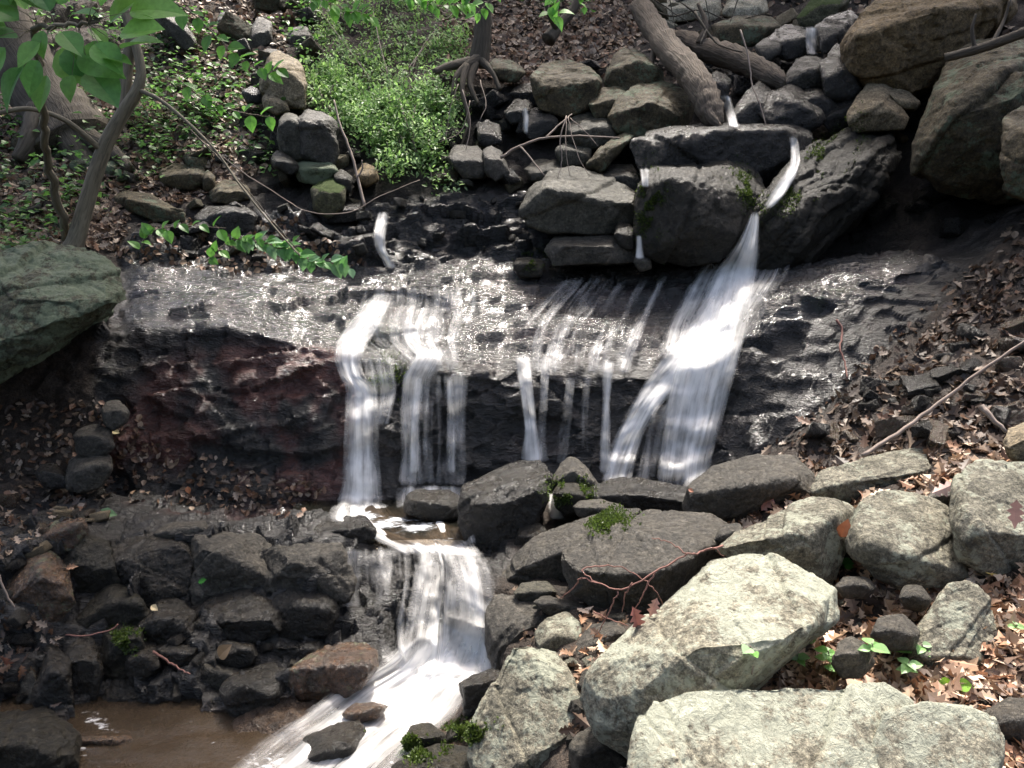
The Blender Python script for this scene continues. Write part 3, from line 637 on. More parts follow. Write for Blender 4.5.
R('black wet stone poking from the foam of the lower cascade', 'dark', [(459,684),(474,674),(490,668),(500,674),(498,688),(486,710),(476,726),(466,714),(470,700)], Y=2.78, name='rock', cat='rock')
R('dark flat stone under the speckled boulder at the bottom', 'slate', [(570,750),(580,736),(598,725),(618,742),(630,762),(620,785),(580,785)], Y=2.15, name='rock', cat='rock')
R('right one of two mossy stones in the foam', 'darkmoss', [(446,744),(449,728),(468,725),(484,738),(480,752),(460,756)], Y=2.65, name='rock', cat='rock')
R('left one of two mossy stones in the foam', 'darkmoss', [(405,745),(413,727),(430,724),(446,736),(446,750),(424,756)], Y=2.62, name='rock', cat='rock')
R('mossy dark rock at the bottom edge beside the white stream', 'darkmoss', [(384,780),(400,756),(432,745),(462,750),(482,762),(484,800),(390,800)], Y=2.42, th=.8)
R('shiny red brown rock left of the lower cascade', 'redbrown', [(294,684),(293,670),(310,658),(338,645),(360,642),(376,652),(375,668),(360,688),(334,704),(303,704)], Y=3.0, th=.9, r=.5)
R('dark wet rock at the bottom edge in the stream', 'dark', [(294,752),(305,736),(330,724),(358,720),(366,732),(358,755),(345,785),(292,785)], Y=2.62)
R('small brown wet stone in the white stream', 'redbrown', [(344,714),(356,704),(374,702),(388,706),(376,718),(356,724)], Y=2.85, name='rock', cat='rock')
R('dark rock sitting in the shelf pool under the left fall', 'dark', [(308,542),(320,524),(342,515),(364,517),(374,530),(372,542),(340,547)], Y=3.95, name='rock', cat='rock')
R('wet rounded rock splashed by the twin thin falls', 'dark', [(404,512),(408,494),(424,486),(448,488),(462,500),(460,516),(430,522)], Y=4.25, name='rock', cat='rock')
# --- right foreground pile
R('rounded wet grey boulder at the foot of the dark slope', 'slate', [(690,506),(697,488),(718,470),(760,458),(792,459),(809,474),(810,496),(780,508),(735,519),(702,516)], Y=3.62, th=.9, r=.62)
R('light grey angular boulder right of the rounded wet boulder', 'grey', [(813,492),(826,473),(868,456),(922,446),(928,468),(918,492),(880,502),(835,503)], Y=3.45, th=.85, r=.4, strata=.4)
R('grey sloping boulder behind the big pale boulder', 'grey', [(718,550),(740,530),(765,518),(800,502),(832,497),(850,514),(842,540),(830,562),(826,590),(800,578),(745,566)], Y=2.85, th=.9, r=.5, ridge=[(750,540,-.02),(800,548,-.12),(818,560,-.1),(812,530,-.1),(835,515,.1)])
R('squarish light grey boulder in the middle of the right bank', 'grey', [(853,518),(862,503),(885,494),(922,491),(946,510),(964,545),(974,580),(945,586),(905,586),(878,572),(858,548)], Y=2.70, th=.9, r=.28, strata=.3)
R('pale blocky boulder at the right edge', 'grey', [(955,520),(957,488),(968,464),(992,461),(1030,463),(1055,500),(1050,568),(1020,574),(985,568),(962,556)], Y=2.63, th=.9, r=.30)
R('small tan stone cut by the right edge above the pale block', 'tan', [(1003,440),(1008,428),(1024,420),(1055,424),(1058,458),(1020,464),(1008,458)], Y=3.0, name='rock', cat='rock')
R('grooved brownish grey boulder among dead leaves at the right', 'grey', [(915,655),(918,630),(932,608),(948,588),(968,583),(990,593),(1000,625),(1002,662),(985,676),(950,670)], Y=2.22, th=.8, r=.2, strata=.5, front=.1)
R('little round stone left of the grooved boulder', 'slate', [(899,598),(906,586),(920,586),(931,600),(922,612),(905,608)], Y=2.5, name='rock', cat='rock')
R('big pale lichen covered boulder in the foreground', 'pale', ang=.06, rough=.7, poly= [(590,692),(600,664),(650,630),(680,590),(708,564),(740,558),(775,562),(804,574),(824,592),(824,622),(800,646),(760,660),(724,680),(690,720),(668,756),(640,752),(606,730)], Y=2.02, th=.9, r=.4, ridge=[(608,724,-.10),(650,748,-.14),(690,694,-.16),(745,662,-.14),(806,634,-.06),(700,645,-.10),(640,700,-.16)])
R('long pale slab along the bottom right edge', 'pale', ang=.05, rough=.55, poly= [(644,752),(650,722),(664,700),(690,689),(760,690),(830,684),(888,688),(908,706),(905,740),(898,830),(650,830)], Y=1.58, th=.62, r=.14, front=.04)
R('lower rounded end of the pale slab at the bottom right', 'pale', ang=.05, rough=.6, poly= [(880,740),(890,716),(925,706),(966,708),(992,722),(1000,742),(994,780),(980,830),(880,830)], Y=1.60, th=.6, r=.16, front=.04)
R('grey stone cut by the bottom right corner', 'slate', [(988,716),(1012,700),(1050,700),(1070,745),(1045,765),(1010,748)], Y=1.85, name='rock', cat='rock')
R('small purple grey stone among leaves under the green leaf', 'slate', [(836,586),(846,576),(866,576),(876,588),(866,598),(844,597)], Y=2.6, name='rock', cat='rock')
R('flat brown stone buried in leaves behind the pale slab', 'slate', [(832,664),(838,642),(850,634),(864,642),(874,662),(860,676),(842,676)], Y=2.05, name='rock', cat='rock')
R('grey stone among seedlings left of the grooved boulder', 'slate', [(872,636),(880,618),(900,614),(918,630),(912,648),(890,650)], Y=2.2, name='rock', cat='rock')
R('small dark stone between the big slate boulder and the sloping one', 'slate', [(715,540),(724,524),(740,522),(746,534),(734,546)], Y=3.1, name='rock', cat='rock')
R('grey stone tucked between the two light boulders at the right', 'slate', [(925,500),(936,488),(954,484),(962,498),(950,510)], Y=3.0, name='rock', cat='rock')
# --- lower left step
D = [
 ('wide black block at the left end of the step', [(10,590),(22,572),(48,560),(62,572),(68,600),(54,620),(22,612)], 'redbrown'),
 ('black block with a dead leaf lying above it', [(68,568),(82,545),(108,550),(114,580),(90,598),(70,592)], 'darkmoss'),
 ('large black overhanging block in the middle of the step', [(113,552),(140,540),(180,534),(186,560),(180,584),(145,608),(120,590)], 'dark'),
 ('broad block with a wet film shining grey', [(196,566),(200,540),(232,536),(262,549),(264,582),(232,600),(204,594)], 'slate'),
 ('wet block under the right end of the shelf pool', [(270,560),(290,552),(332,552),(344,578),(338,594),(306,594),(276,586)], 'slate'),
 ('long dark block under the film shining block', [(190,618),(212,602),(240,598),(270,610),(270,632),(240,644),(206,644)], 'dark'),
 ('black block left of the long dark block', [(144,622),(156,604),(176,604),(192,616),(188,640),(156,644)], 'dark'),
 ('rounded black block under the large overhanging block', [(80,614),(92,596),(114,590),(138,604),(144,618),(126,632),(90,632)], 'darkmoss'),
 ('dark block beside the veil of water', [(273,608),(292,594),(318,596),(328,612),(318,632),(280,636)], 'dark'),
 ('green topped block low on the step', [(96,662),(104,638),(118,629),(138,630),(142,658),(124,682),(104,686)], 'darkmoss'),
 ('dark block right of the green topped one', [(130,658),(138,646),(152,646),(156,668),(144,684),(132,680)], 'dark'),
 ('shiny grey block near the waterline', [(190,676),(202,667),(230,664),(238,680),(224,690),(196,690)], 'slate'),
 ('black block at the waterline under the shiny grey one', [(230,690),(240,676),(270,670),(284,686),(278,708),(240,712)], 'dark'),
 ('wide black block along the waterline', [(108,704),(122,686),(150,684),(178,692),(184,710),(150,724),(114,722)], 'dark'),
 ('mossy brown block in the bottom left corner', [(-16,740),(0,724),(40,718),(66,738),(66,762),(40,790),(-16,790)], 'darkmoss'),
 ('narrow black block left of the green topped one', [(66,660),(74,644),(90,644),(98,670),(90,702),(72,704)], 'dark'),
 ('narrow dark block next to the left edge of the step', [(38,672),(50,656),(66,664),(68,700),(50,712),(38,700)], 'dark'),
 ('grey stone at the left edge low on the bank', [(14,700),(16,678),(30,670),(40,690),(34,712),(20,714)], 'slate'),
 ('orange brown wet block at the bottom left corner', [(62,744),(80,730),(108,724),(124,740),(112,758),(76,764)], 'redbrown'),
 ('low black block with foam flecks beside the shiny red brown rock', [(262,650),(280,640),(310,640),(322,652),(300,662),(272,662)], 'dark'),
 ('black block high on the left bank of the step', [(20,556),(30,542),(50,538),(60,552),(46,562)], 'dark'),
 ('brown block at the top left of the step', [(48,536),(58,524),(78,520),(84,534),(70,546),(54,546)], 'redbrown'),
 ('grey chipped block left of the shelf pool', [(160,534),(176,524),(200,524),(204,536),(184,542)], 'slate'),
 ('dark block under the middle of the step', [(176,668),(160,650),(176,646),(196,650),(194,668)], 'dark'),
 ('dark block in the centre of the lower step', [(206,652),(222,644),(246,646),(252,660),(230,668),(210,664)], 'dark'),
]
for lab, poly, m in D: R(lab, m, poly, dY=.03, th=.9, r=.66, rough=1.3, grow=1.40, ang=.24, strata=.5)
# ---- small loose stones: shared meshes, one object each
def pebble_proto(k):
    rr = random.Random(100 + k); P = [Vector((a_ * rr.uniform(.45, 1), b_ * rr.uniform(.45, 1), c_ * rr.uniform(.4, 1))) for a_ in (-1, 1) for b_ in (-1, 1) for c_ in (-1, 1)]
    P = np.array([(p.x * 1.0, p.y * .8, p.z * .6) for p in P]); bm = hull_mesh(P)
    o = finish_rock('stone', bm, 1.3, .06, M['dark'], (0, 0, 0), 1.2, 200 + k, 0, .03); me = o.data; bpy.data.objects.remove(o); return me
PM = {}
protos = [pebble_proto(k) for k in range(7)]
def pmesh(k, mat):
    if (k, mat) not in PM:
        m = protos[k].copy(); m.materials.clear(); m.materials.append(M[mat]); PM[(k, mat)] = m
    return PM[(k, mat)]
def scatter(poly, n, sz, mats, label, group, seed, sink=.25):
    rr = random.Random(seed); xs = [p[0] for p in poly]; ys = [p[1] for p in poly]; c = 0; n = int(n * (.5 if sz[1] < 28 else .8))
    while c < n:
        px, py = rr.uniform(min(xs), max(xs)), rr.uniform(min(ys), max(ys))
        if not inpoly(np.array([px]), np.array([py]), poly)[0]: continue
        Y, nn = hit(px, py); p = at(px, py, Y); r = rr.uniform(*sz) * Y / FPX * .5
        o = bpy.data.objects.new('stone', pmesh(rr.randrange(7), rr.choice(mats)))
        o.location = Vector(p) + nn * r * (.5 - sink); o.scale = (r * rr.uniform(.9, 1.4), r * rr.uniform(.8, 1.1), r * rr.uniform(.8, 1.2))
        o.rotation_euler = (rr.uniform(-.5, .5), rr.uniform(-.5, .5), rr.uniform(0, 6.28)); link(o)
        w_ = {'dark': 'black', 'slate': 'grey', 'redbrown': 'reddish', 'tan': 'tan', 'olive': 'olive', 'green': 'greenish', 'slatemoss': 'mossy', 'grey': 'light grey', 'white': 'pale', 'brown': 'brown'}[o.data.materials[0]['k']]
        tag(o, w_ + ' ' + re.sub('^small (dark wet|dark|black|grey|pale|olive|brown) ', 'small ', label), 'stone', group); c += 1
scatter([(0,500),(60,470),(120,480),(110,520),(60,535),(40,560),(0,580)], 34, (9, 24), ['dark', 'slate', 'redbrown', 'tan'], 'small loose stone on the brown bank above the black step', 'loose stones on the left bank', 1)
scatter([(0,585),(60,640),(60,720),(0,730)], 16, (14, 30), ['dark', 'dark', 'slate'], 'small dark rubble stone at the left foot of the black step', 'rubble stones low on the left bank', 2)
scatter([(150,545),(330,600),(290,700),(100,720),(70,610)], 34, (12, 26), ['dark', 'dark', 'slate'], 'small black rubble stone caught between the step blocks', 'rubble stones in the step', 3)
scatter([(240,20),(330,20),(320,80),(250,70)], 22, (8, 22), ['slate', 'olive', 'dark'], 'small grey stone in the rubble pile at the top left', 'stones of the upper left rubble', 4)
scatter([(130,205),(300,180),(370,205),(360,260),(140,255),(110,225)], 44, (8, 22), ['dark', 'dark', 'slate'], 'small dark wet stone along the back of the ledge at the left', 'stones behind the ledge', 5)
scatter([(400,180),(540,180),(530,250),(400,250)], 30, (8, 20), ['dark', 'slate'], 'small dark wet stone on the black tier behind the ledge', 'stones on the middle tier', 6)
scatter([(470,90),(600,110),(580,200),(440,180),(440,140)], 28, (9, 22), ['dark', 'slatemoss', 'olive'], 'small dark stone in the shadowed rubble of the upper centre', 'rubble in the upper centre', 7)
scatter([(440,110),(620,60),(700,120),(640,190),(440,190)], 46, (16, 42), ['dark', 'olive', 'slatemoss', 'dark'], 'broken rock filling the gaps of the shadowed pile at upper centre', 'broken rocks of the upper centre pile', 21)
scatter([(700,60),(850,40),(900,130),(760,140)], 22, (16, 36), ['dark', 'olive', 'dark'], 'broken rock filling the gaps along the upper stream', 'broken rocks of the upper stream', 22)
scatter([(150,200),(320,110),(400,190),(340,260),(140,255)], 30, (14, 36), ['dark', 'olive', 'dark'], 'broken rock in the damp rubble left of centre above the ledge', 'broken rocks above the ledge', 23)
scatter([(600,10),(880,-20),(1000,0),(850,60),(700,40)], 18, (18, 44), ['olive', 'tan', 'dark'], 'broken rock high on the slope behind the logs', 'broken rocks behind the logs', 24)
scatter([(230,0),(330,10),(310,90),(240,90)], 14, (16, 34), ['olive', 'slate'], 'broken rock in the upper left pile', 'broken rocks of the upper left pile', 25)
scatter([(690,60),(830,60),(860,120),(740,130)], 18, (9, 20), ['dark', 'slatemoss'], 'small black stone between the boulders of the upper stream', 'stones of the upper stream', 8)
scatter([(880,110),(930,110),(920,190),(880,180)], 9, (10, 20), ['brown', 'dark'], 'small brown stone in the gap left of the olive boulder', 'stones in the upper right gap', 9)
scatter([(880,190),(1010,200),(980,245),(850,250)], 12, (14, 34), ['dark', 'dark'], 'broken rock in the dark hollow under the upper right boulders', 'rocks in the dark hollow', 27)
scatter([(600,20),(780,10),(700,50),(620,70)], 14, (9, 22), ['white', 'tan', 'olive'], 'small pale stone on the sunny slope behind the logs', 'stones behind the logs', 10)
scatter([(10,150),(240,100),(260,150),(180,240),(20,240)], 24, (8, 20), ['olive', 'green', 'slate'], 'small olive stone among dead leaves on the left slope', 'stones on the left slope', 11)
scatter([(490,590),(600,610),(650,625),(580,760),(560,700),(530,640)], 34, (13, 27), ['slate', 'grey'], 'small grey stone filling gaps of the foreground pile', 'stones in the foreground pile', 12)
scatter([(830,580),(900,600),(900,680),(840,690)], 10, (10, 20), ['slate', 'grey'], 'small grey stone half buried in leaves beside the seedlings', 'stones beside the seedlings', 13)
scatter([(760,450),(900,350),(1010,300),(1010,420),(850,460)], 22, (9, 22), ['dark', 'slate', 'redbrown'], 'small dark stone on the leafy dark slope at the right', 'stones on the right slope', 14)
scatter([(780,462),(900,370),(1020,290),(1024,430),(880,450)], 44, (14, 38), ['dark', 'redbrown', 'dark'], 'flat broken rock on the leafy dark slope at the right', 'broken rocks on the right slope', 26)
BR_ = BVHTree.FromPolygons([tuple(v) for v in np.concatenate(ROCKV)], ROCKF)
BIG = [o for o in S.collection.objects if o.get('category') in ('boulder', 'rock') and 5 <= len(o['label'].split()) <= 10]
bpx = [proj(np.array(o.location)) for o in BIG]
for o in [o for o in S.collection.objects if o.get('category') == 'stone']:
    x, y = proj(np.array(o.location)); k = min(range(len(BIG)), key=lambda i: (bpx[i][0] - x) ** 2 + (bpx[i][1] - y) ** 2)
    dx, dy = x - bpx[k][0], y - bpx[k][1]; D_ = ('right of' if dx > 0 else 'left of') if abs(dx) > abs(dy) else ('below' if dy > 0 else 'above')
    r_ = max(o.scale) * FPX / o.location.y; z_ = 'tiny' if r_ < 6 else 'small' if r_ < 10 else 'chunky' if r_ < 15 else 'broad'
    o['label'] = '%s %s stone %s the %s' % (z_, o['label'].split()[0], D_, BIG[k]['label'])
def hit2(px, py):
    a = hit(px, py); b = hit(px, py, BR_, 99.); return a if a[0] < b[0] else b
# ------------------------------------------------------------------ water
def sheet(name, rws, off=.035, parent=None, mat='water', use_rocks=False, loc=None, bl=6, rip=.012, dmul=1., seed=0):
    rws = [tuple(r) + ((.8,) if len(r) == 3 else ()) for r in rws]
    A = np.array(rws, float); n = len(A); key = np.arange(n); L_ = [0]
    for i in range(1, n): L_.append(L_[-1] + max(abs(A[i, 0] - A[i - 1, 0]), abs((A[i, 1] + A[i, 2] - A[i - 1, 1] - A[i - 1, 2]) / 2)) + .1)
    nv = max(8, int(L_[-1] / 2.2)); tt = np.linspace(0, L_[-1], nv)
    col = [np.interp(tt, L_, A[:, k]) for k in range(4)]
    ker = np.hanning(9); ker /= ker.sum()
    for k in range(3): col[k] = np.convolve(np.pad(col[k], 4, 'edge'), ker, 'valid')
    nu = int(max(8, min(90, (A[:, 2] - A[:, 1]).max() / 1.6)))
    u = np.linspace(0, 1, nu); X = col[1][:, None] * (1 - u) + col[2][:, None] * u; Yp = np.repeat(col[0][:, None], nu, 1)
    D = np.zeros(X.shape)
    for i in range(nv):
        for j in range(nu): D[i, j] = (hit2 if use_rocks else hit)(X[i, j], Yp[i, j])[0]
    D0 = D.copy()
    for _ in range(3):
        Dn = D.copy(); Dn[:, 1:] = np.minimum(Dn[:, 1:], D[:, :-1]); Dn[:, :-1] = np.minimum(Dn[:, :-1], D[:, 1:]); Dn[1:] = np.minimum(Dn[1:], D[:-1]); Dn[:-1] = np.minimum(Dn[:-1], D[1:]); D = Dn
    D = blur(D, bl)
    P = at(X, Yp, D - off); flatP = P.reshape(-1, 3)
    wu = np.cumsum(np.concatenate([[0], np.linalg.norm(np.diff(P[nv // 2], axis=0), axis=1)]))
    UVx = np.repeat(wu[None], nv, 0); dl = np.concatenate([[0], np.cumsum(np.linalg.norm(np.diff(P[:, nu // 2], axis=0), axis=1))]); UVy = np.repeat(dl[:, None], nu, 1)
    q = np.stack([UVx.ravel() * 30 + seed * 7, UVy.ravel() * 1.3, np.zeros(UVx.size)], -1)
    st = fbm(q * [.6, 1, 1], 3, 60 + seed).reshape(X.shape)
    P = at(X, Yp, D - off - rip * st * np.sin(np.pi * u)[None] ** .5)
    e = np.abs(2 * u - 1)[None]
    dens = col[3][:, None] * dmul * (1 - e ** 2.4) + .22 * st * (1 - e ** 4) - .12 * e ** 5
    vfade = np.minimum(1, np.minimum(np.arange(nv), np.arange(nv)[::-1]) / max(2., min(9., nv * .09)))[:, None]
    dens = np.clip(dens * vfade - .3 * (1 - vfade), 0, 1)
    I = np.arange(nv * nu).reshape(nv, nu); Q = np.stack([I[:-1, :-1], I[:-1, 1:], I[1:, 1:], I[1:, :-1]], -1).reshape(-1, 4)
    V = P.reshape(-1, 3); b = loc if loc is not None else V[-nu // 2]
    o = mesh_np(name, V, Q, M[mat], loc=b, attrs={'dens': dens.ravel()}, uv=np.stack([UVx.ravel() + seed, UVy.ravel()], -1))
    if parent is not None:
        o.parent = parent; o.location = Vector(b) - parent.location
    return o
def falls(label, streams, base, group=None, **kw):
    b = at(base[0], base[1], hit(*base)[0])
    if len(streams) == 1:
        o = sheet('waterfall', streams[0], seed=base[0] % 17, **kw); tag(o, label, 'waterfall', group); return o
    e = empty('waterfall', b, label, 'waterfall', group)
    for k, s_ in enumerate(streams): sheet('water_stream', s_, parent=e, seed=k + base[0] % 13, **kw)
    return e
mf = falls('biggest white silky waterfall pouring down the right side of the ledge', [
    [(240,734,762,.8),(258,722,760,1.),(275,708,758,1.05),(300,700,756,1.05),(325,690,750,1.1),(350,680,744,1.1),(372,670,738,1.1),(400,664,730,1.05),(430,660,722,.98),(460,656,714,.92),(496,652,710,.88)],
    [(310,690,740,.7),(340,672,726,.95),(362,656,702,1.),(385,640,682,.95),(410,626,660,.92),(435,613,645,.88),(460,603,637,.84),(492,593,632,.8)],
    [(254,700,800,.25),(275,682,796,.55),(300,670,780,.6),(325,660,762,.6),(345,656,748,.5),(365,648,736,.4)],
    [(398,640,690,.25),(430,636,672,.15),(486,622,668,.2)]], (675, 486))
o_ = sheet('water_stream', [(208,751,760,.9),(222,747,760,1.1),(236,740,760,1.15),(250,731,761,1.1),(268,716,762,1.05),(290,702,760,.95),(310,696,754,.7)], parent=mf, use_rocks=True, off=.04, bl=10, seed=5)
falls('narrow white waterfall at the left end of the ledge', [
    [(282,368,398,.45),(300,364,394,.6),(320,348,386,.75),(340,334,372,.8),(360,332,364,.8),(376,338,366,.85),(388,344,380,.85),(410,343,381,.8),(450,341,382,.75),(490,338,384,.75),(518,328,388,.85)],
    [(352,355,396,.25),(390,360,404,.25),(430,362,392,.2)]], (360, 512))
falls('twin thin waterfall strands in the middle of the ledge', [
    [(340,424,452,.45),(362,408,448,.5),(378,400,438,.55),(410,398,436,.45),(450,399,436,.42),(494,394,440,.5)],
    [(366,428,474,.4),(400,430,472,.36),(440,430,470,.34),(494,426,470,.45)],
    [(372,412,424,.6),(420,410,420,.5),(480,408,420,.4)], [(372,446,454,.6),(420,446,456,.5),(480,444,456,.4)]], (430, 488))
falls('left of two hair thin water threads right of the ledge centre', [[(348,512,530,.3),(366,514,533,.5),(395,520,535,.55),(430,524,539,.45),(470,518,546,.5)]], (530, 468))
falls('right of two hair thin water threads right of the ledge centre', [[(348,540,554,.28),(366,540,551,.45),(400,539,549,.42),(435,535,549,.38),(470,526,554,.45)]], (540, 468))
falls('faint water trickle nearest to the biggest waterfall', [[(372,565,577,.4),(400,562,575,.35),(430,556,572,.3),(470,548,568,.35)],[(352,603,618,.22),(372,601,615,.32),(400,602,611,.32),(440,599,612,.36),(480,598,614,.3)],[(368,582,594,.3),(420,579,590,.26),(478,578,592,.3)]], (585, 472))
falls('lower cascade spreading below the shelf pool', [
    [(530,398,470,.5),(548,406,484,.5),(570,408,494,.42),(590,404,497,.4),(620,398,498,.5),(645,394,499,.8),(680,384,500,.95)],
    [(540,436,488,.35),(575,452,497,.5),(610,458,499,.8),(640,446,500,.95),(682,420,500,1.)],
    [(540,340,425,.22),(580,346,425,.16),(620,352,415,.15),(650,364,412,.3),(672,378,420,.5)],
    [(545,346,364,.5),(580,344,364,.38),(612,342,366,.36)]], (440, 668), off=.05)
ws = sheet('stream_foam', [(634,396,502,.8),(650,388,502,.95),(664,372,502,1.),(676,350,498,1.05),(690,322,486,.95),(704,302,480,.84),(718,282,470,.72),(732,258,456,.62),(748,238,436,.54),(775,205,412,.5),(800,180,400,.45)], off=.05, bl=14)
tag(ws, kind='structure')
for r_ in ([(498,334,392,.5),(508,326,398,.8),(518,322,408,.95),(528,336,436,.9),(538,362,466,.85),(548,384,482,.8),(560,398,488,.5)], [(482,394,470,.5),(494,390,474,.65),(506,390,476,.7),(518,392,478,.75),(532,398,480,.7),(548,404,484,.5)]):
    tag(sheet('shelf_foam', r_, off=.045, bl=8, rip=.02), kind='structure')
film = sheet('ledge_water_film', [(280,352,480,.15),(300,348,486,.3),(320,342,482,.34),(340,345,476,.32),(356,372,474,.3),(378,398,470,.22)], off=.02, bl=2, rip=.006)
tag(film, kind='structure')
film = sheet('ledge_water_film', [(270,560,700,.12),(300,530,690,.2),(330,505,680,.22),(355,500,670,.22),(380,505,660,.15)], off=.02, bl=2, rip=.006, seed=3)
tag(film, kind='structure')
falls('small white waterfall at the upper left above the ledge', [[(208,378,390,.6),(222,374,389,.9),(236,372,386,.95),(250,374,386,.95),(258,380,392,.8),(272,386,400,.7)]], (382, 262), off=.03)
falls('topmost little waterfall between dark blocks at the upper right', [[(24,804,818,.7),(40,805,818,.6),(58,806,820,.6)]], (812, 56), use_rocks=True, off=.02)
falls('little waterfall dropping beside the broken log end', [[(92,718,730,.7),(104,722,734,.8),(118,726,737,.95),(130,729,741,.9)]], (733, 128), use_rocks=True, off=.02)
falls('little waterfall slipping between the flat wet slab and the slanted slab', [[(132,788,797,.6),(148,790,800,.75),(164,790,801,.7),(178,780,796,.7),(196,768,785,.7),(212,760,770,.6)]], (776, 205), use_rocks=True, off=.02, bl=4)
falls('tiny water spout left of the black mossy boulder', [[(165,638,650,.6),(176,640,650,.8),(190,641,650,.7)]], (645, 190), use_rocks=True, off=.02)
falls('tiny water thread in the shadowed rubble at centre top', [[(104,521,527,.6),(118,522,530,.7),(136,522,528,.9)]], (525, 136), use_rocks=True, off=.02)
falls('tiny spill between the low grey topped rock and the mossy boulder', [[(232,636,642,.7),(246,636,643,.8),(262,634,646,.8)]], (640, 262), use_rocks=True, off=.02)
falls('small white spill squeezed right of the glistening boulder', [[(490,546,556,.5),(505,548,560,.8),(522,548,568,.9)]], (556, 520), off=.03)
def pool(name, x0, x1, y0, y1, z, mat, df):
    nx, ny = int((x1 - x0) / .03), int((y1 - y0) / .03); X, Y = np.meshgrid(np.linspace(x0, x1, nx), np.linspace(y0, y1, ny))
    P = np.stack([X.ravel(), Y.ravel(), np.full(X.size, z)], -1); P[:, 2] += .006 * fbm(P * [9, 14, 1], 3, 71)
    de = df(P); I = np.arange(nx * ny).reshape(ny, nx); Q = np.stack([I[:-1, :-1], I[:-1, 1:], I[1:, 1:], I[1:, :-1]], -1).reshape(-1, 4)
    o = mesh_np(name, P, Q, M[mat], attrs={'dens': de}); tag(o, kind='structure'); return o
pool('stream_pool', -2.6, .2, 1.6, 3.32, .035, 'pool', lambda P: np.clip(.34 + .55 * fbm(np.c_[(P[:, 0] * .8 - P[:, 1] * .6) * 2.2, (P[:, 0] * .6 + P[:, 1] * .8) * 14, P[:, 2]], 3, 72) - sm(P[:, 0], -.6, -1.6) * .2, 0, 1) * .85)
def foamspots(P, L, base):
    f = base
    for px, py, r, a in L:
        c = at(px, py, 1.); dz = (P[0, 2] - CZ) / (c[2] - CZ); c = np.array([0, 0, CZ]) + (c - [0, 0, CZ]) * dz
        f = np.maximum(f, a * np.exp(-(((P[:, 0] - c[0]) / r) ** 2 + ((P[:, 1] - c[1]) / (r * .8)) ** 2)))
    return f
pool('shelf_pool', -1.35, -.05, 3.95, 4.62, .435, 'shelfpool', lambda P: np.clip(foamspots(P, [(358,520,.20,1.0),(326,524,.10,.7),(388,520,.16,.9),(425,508,.2,.7),(455,508,.16,.7),(420,528,.12,.8),(440,545,.14,.6)], .05) * (.8 + .6 * fbm(P * [5, 7, 1], 3, 74)) + .3 * fbm(P * [6, 12, 1], 3, 73), 0, 1))
# ------------------------------------------------------------------ leaves
def leaf_geo(L, W, fold=.25, curl=.2, lobed=False, simple=False):
    if lobed:
        o = [(0,0),(.10,.10),(.22,.34),(.30,.16),(.42,.50),(.52,.20),(.66,.42),(.76,.16),(1,.03)]
    else:
        o = [(0,0),(.06,.16),(.18,.36),(.35,.48),(.50,.47),(.66,.37),(.82,.20),(.93,.07),(1,0)] if not simple else [(0,0),(.15,.28),(.42,.5),(.72,.32),(1,0)]
    mid = [(x, 0) for x, _ in o]; V = []; F = []
    for x, y in mid: V.append((x * L, 0, -curl * L * x * x))
    n = len(o)
    for sg in (1, -1):
        b = len(V)
        for x, y in o[1:-1]: V.append((x * L, sg * y * W, fold * y * W - curl * L * x * x))
        ids = [0] + list(range(b, b + n - 2)) + [n - 1]
        for i in range(n - 1):
            q = [i, i + 1, ids[i + 1], ids[i]]; q = [a for k, a in enumerate(q) if a not in q[:k]]
            if len(q) > 2: F.append(tuple(q) if sg < 0 else tuple(reversed(q)))
    return np.array(V), F
class Leaves:
    def __init__(s): s.V = []; s.F = []; s.C = []; s.n = 0
    def add(s, geo, p, x, nrm, col, scale=1.):
        V, F = geo; x = Vector(x).normalized(); z = Vector(nrm); z = (z - x * z.dot(x))
        z = z.normalized() if z.length > 1e-4 else x.orthogonal().normalized(); y = z.cross(x)
        R_ = np.array([x, y, z]); s.V.append(V * scale @ R_ + np.array(p)); s.F += [tuple(i + s.n for i in f) for f in F]
        s.C.append(np.tile(col, (len(V), 1))); s.n += len(V)
    def build(s, name, mat, parent=None, loc=None):
        V = np.concatenate(s.V); o = mesh_np(name, V, s.F, M[mat], smooth=False, attrs={'Col': np.concatenate(s.C)}, loc=loc if loc is not None else (None if parent is not None else V.mean(0)))
        if parent is not None and loc is not None: o.parent = parent; o.location = Vector(loc) - parent.location
        return o
def rv(rr): return Vector((rr.gauss(0, 1), rr.gauss(0, 1), rr.gauss(0, 1))).normalized()
LG = [leaf_geo(1, .75, .3, c) for c in (.05, .2, .35)]; LS = [leaf_geo(1, .75, .3, c, simple=True) for c in (.05, .2, .35)]; LN_ = [leaf_geo(1, .5, .3, c, simple=True) for c in (.05, .25)]
OK = [leaf_geo(1, .62, f, c, True) for f, c in ((.5, .3), (-.4, -.3), (.9, .5), (.2, -.15))]
DEAD = [(.20,.115,.068),(.28,.185,.115),(.085,.05,.032),(.36,.26,.18),(.24,.125,.07),(.13,.08,.052),(.42,.32,.24),(.07,.045,.03)]
LIT_DEAD = [tuple(np.array(c) * 1.45) for c in DEAD]  # foreground copy of the dead-leaf colours, brightened to carry the sunlight
GREEN = [(.09,.21,.045),(.13,.29,.06),(.065,.15,.04),(.17,.33,.08),(.10,.19,.07)]
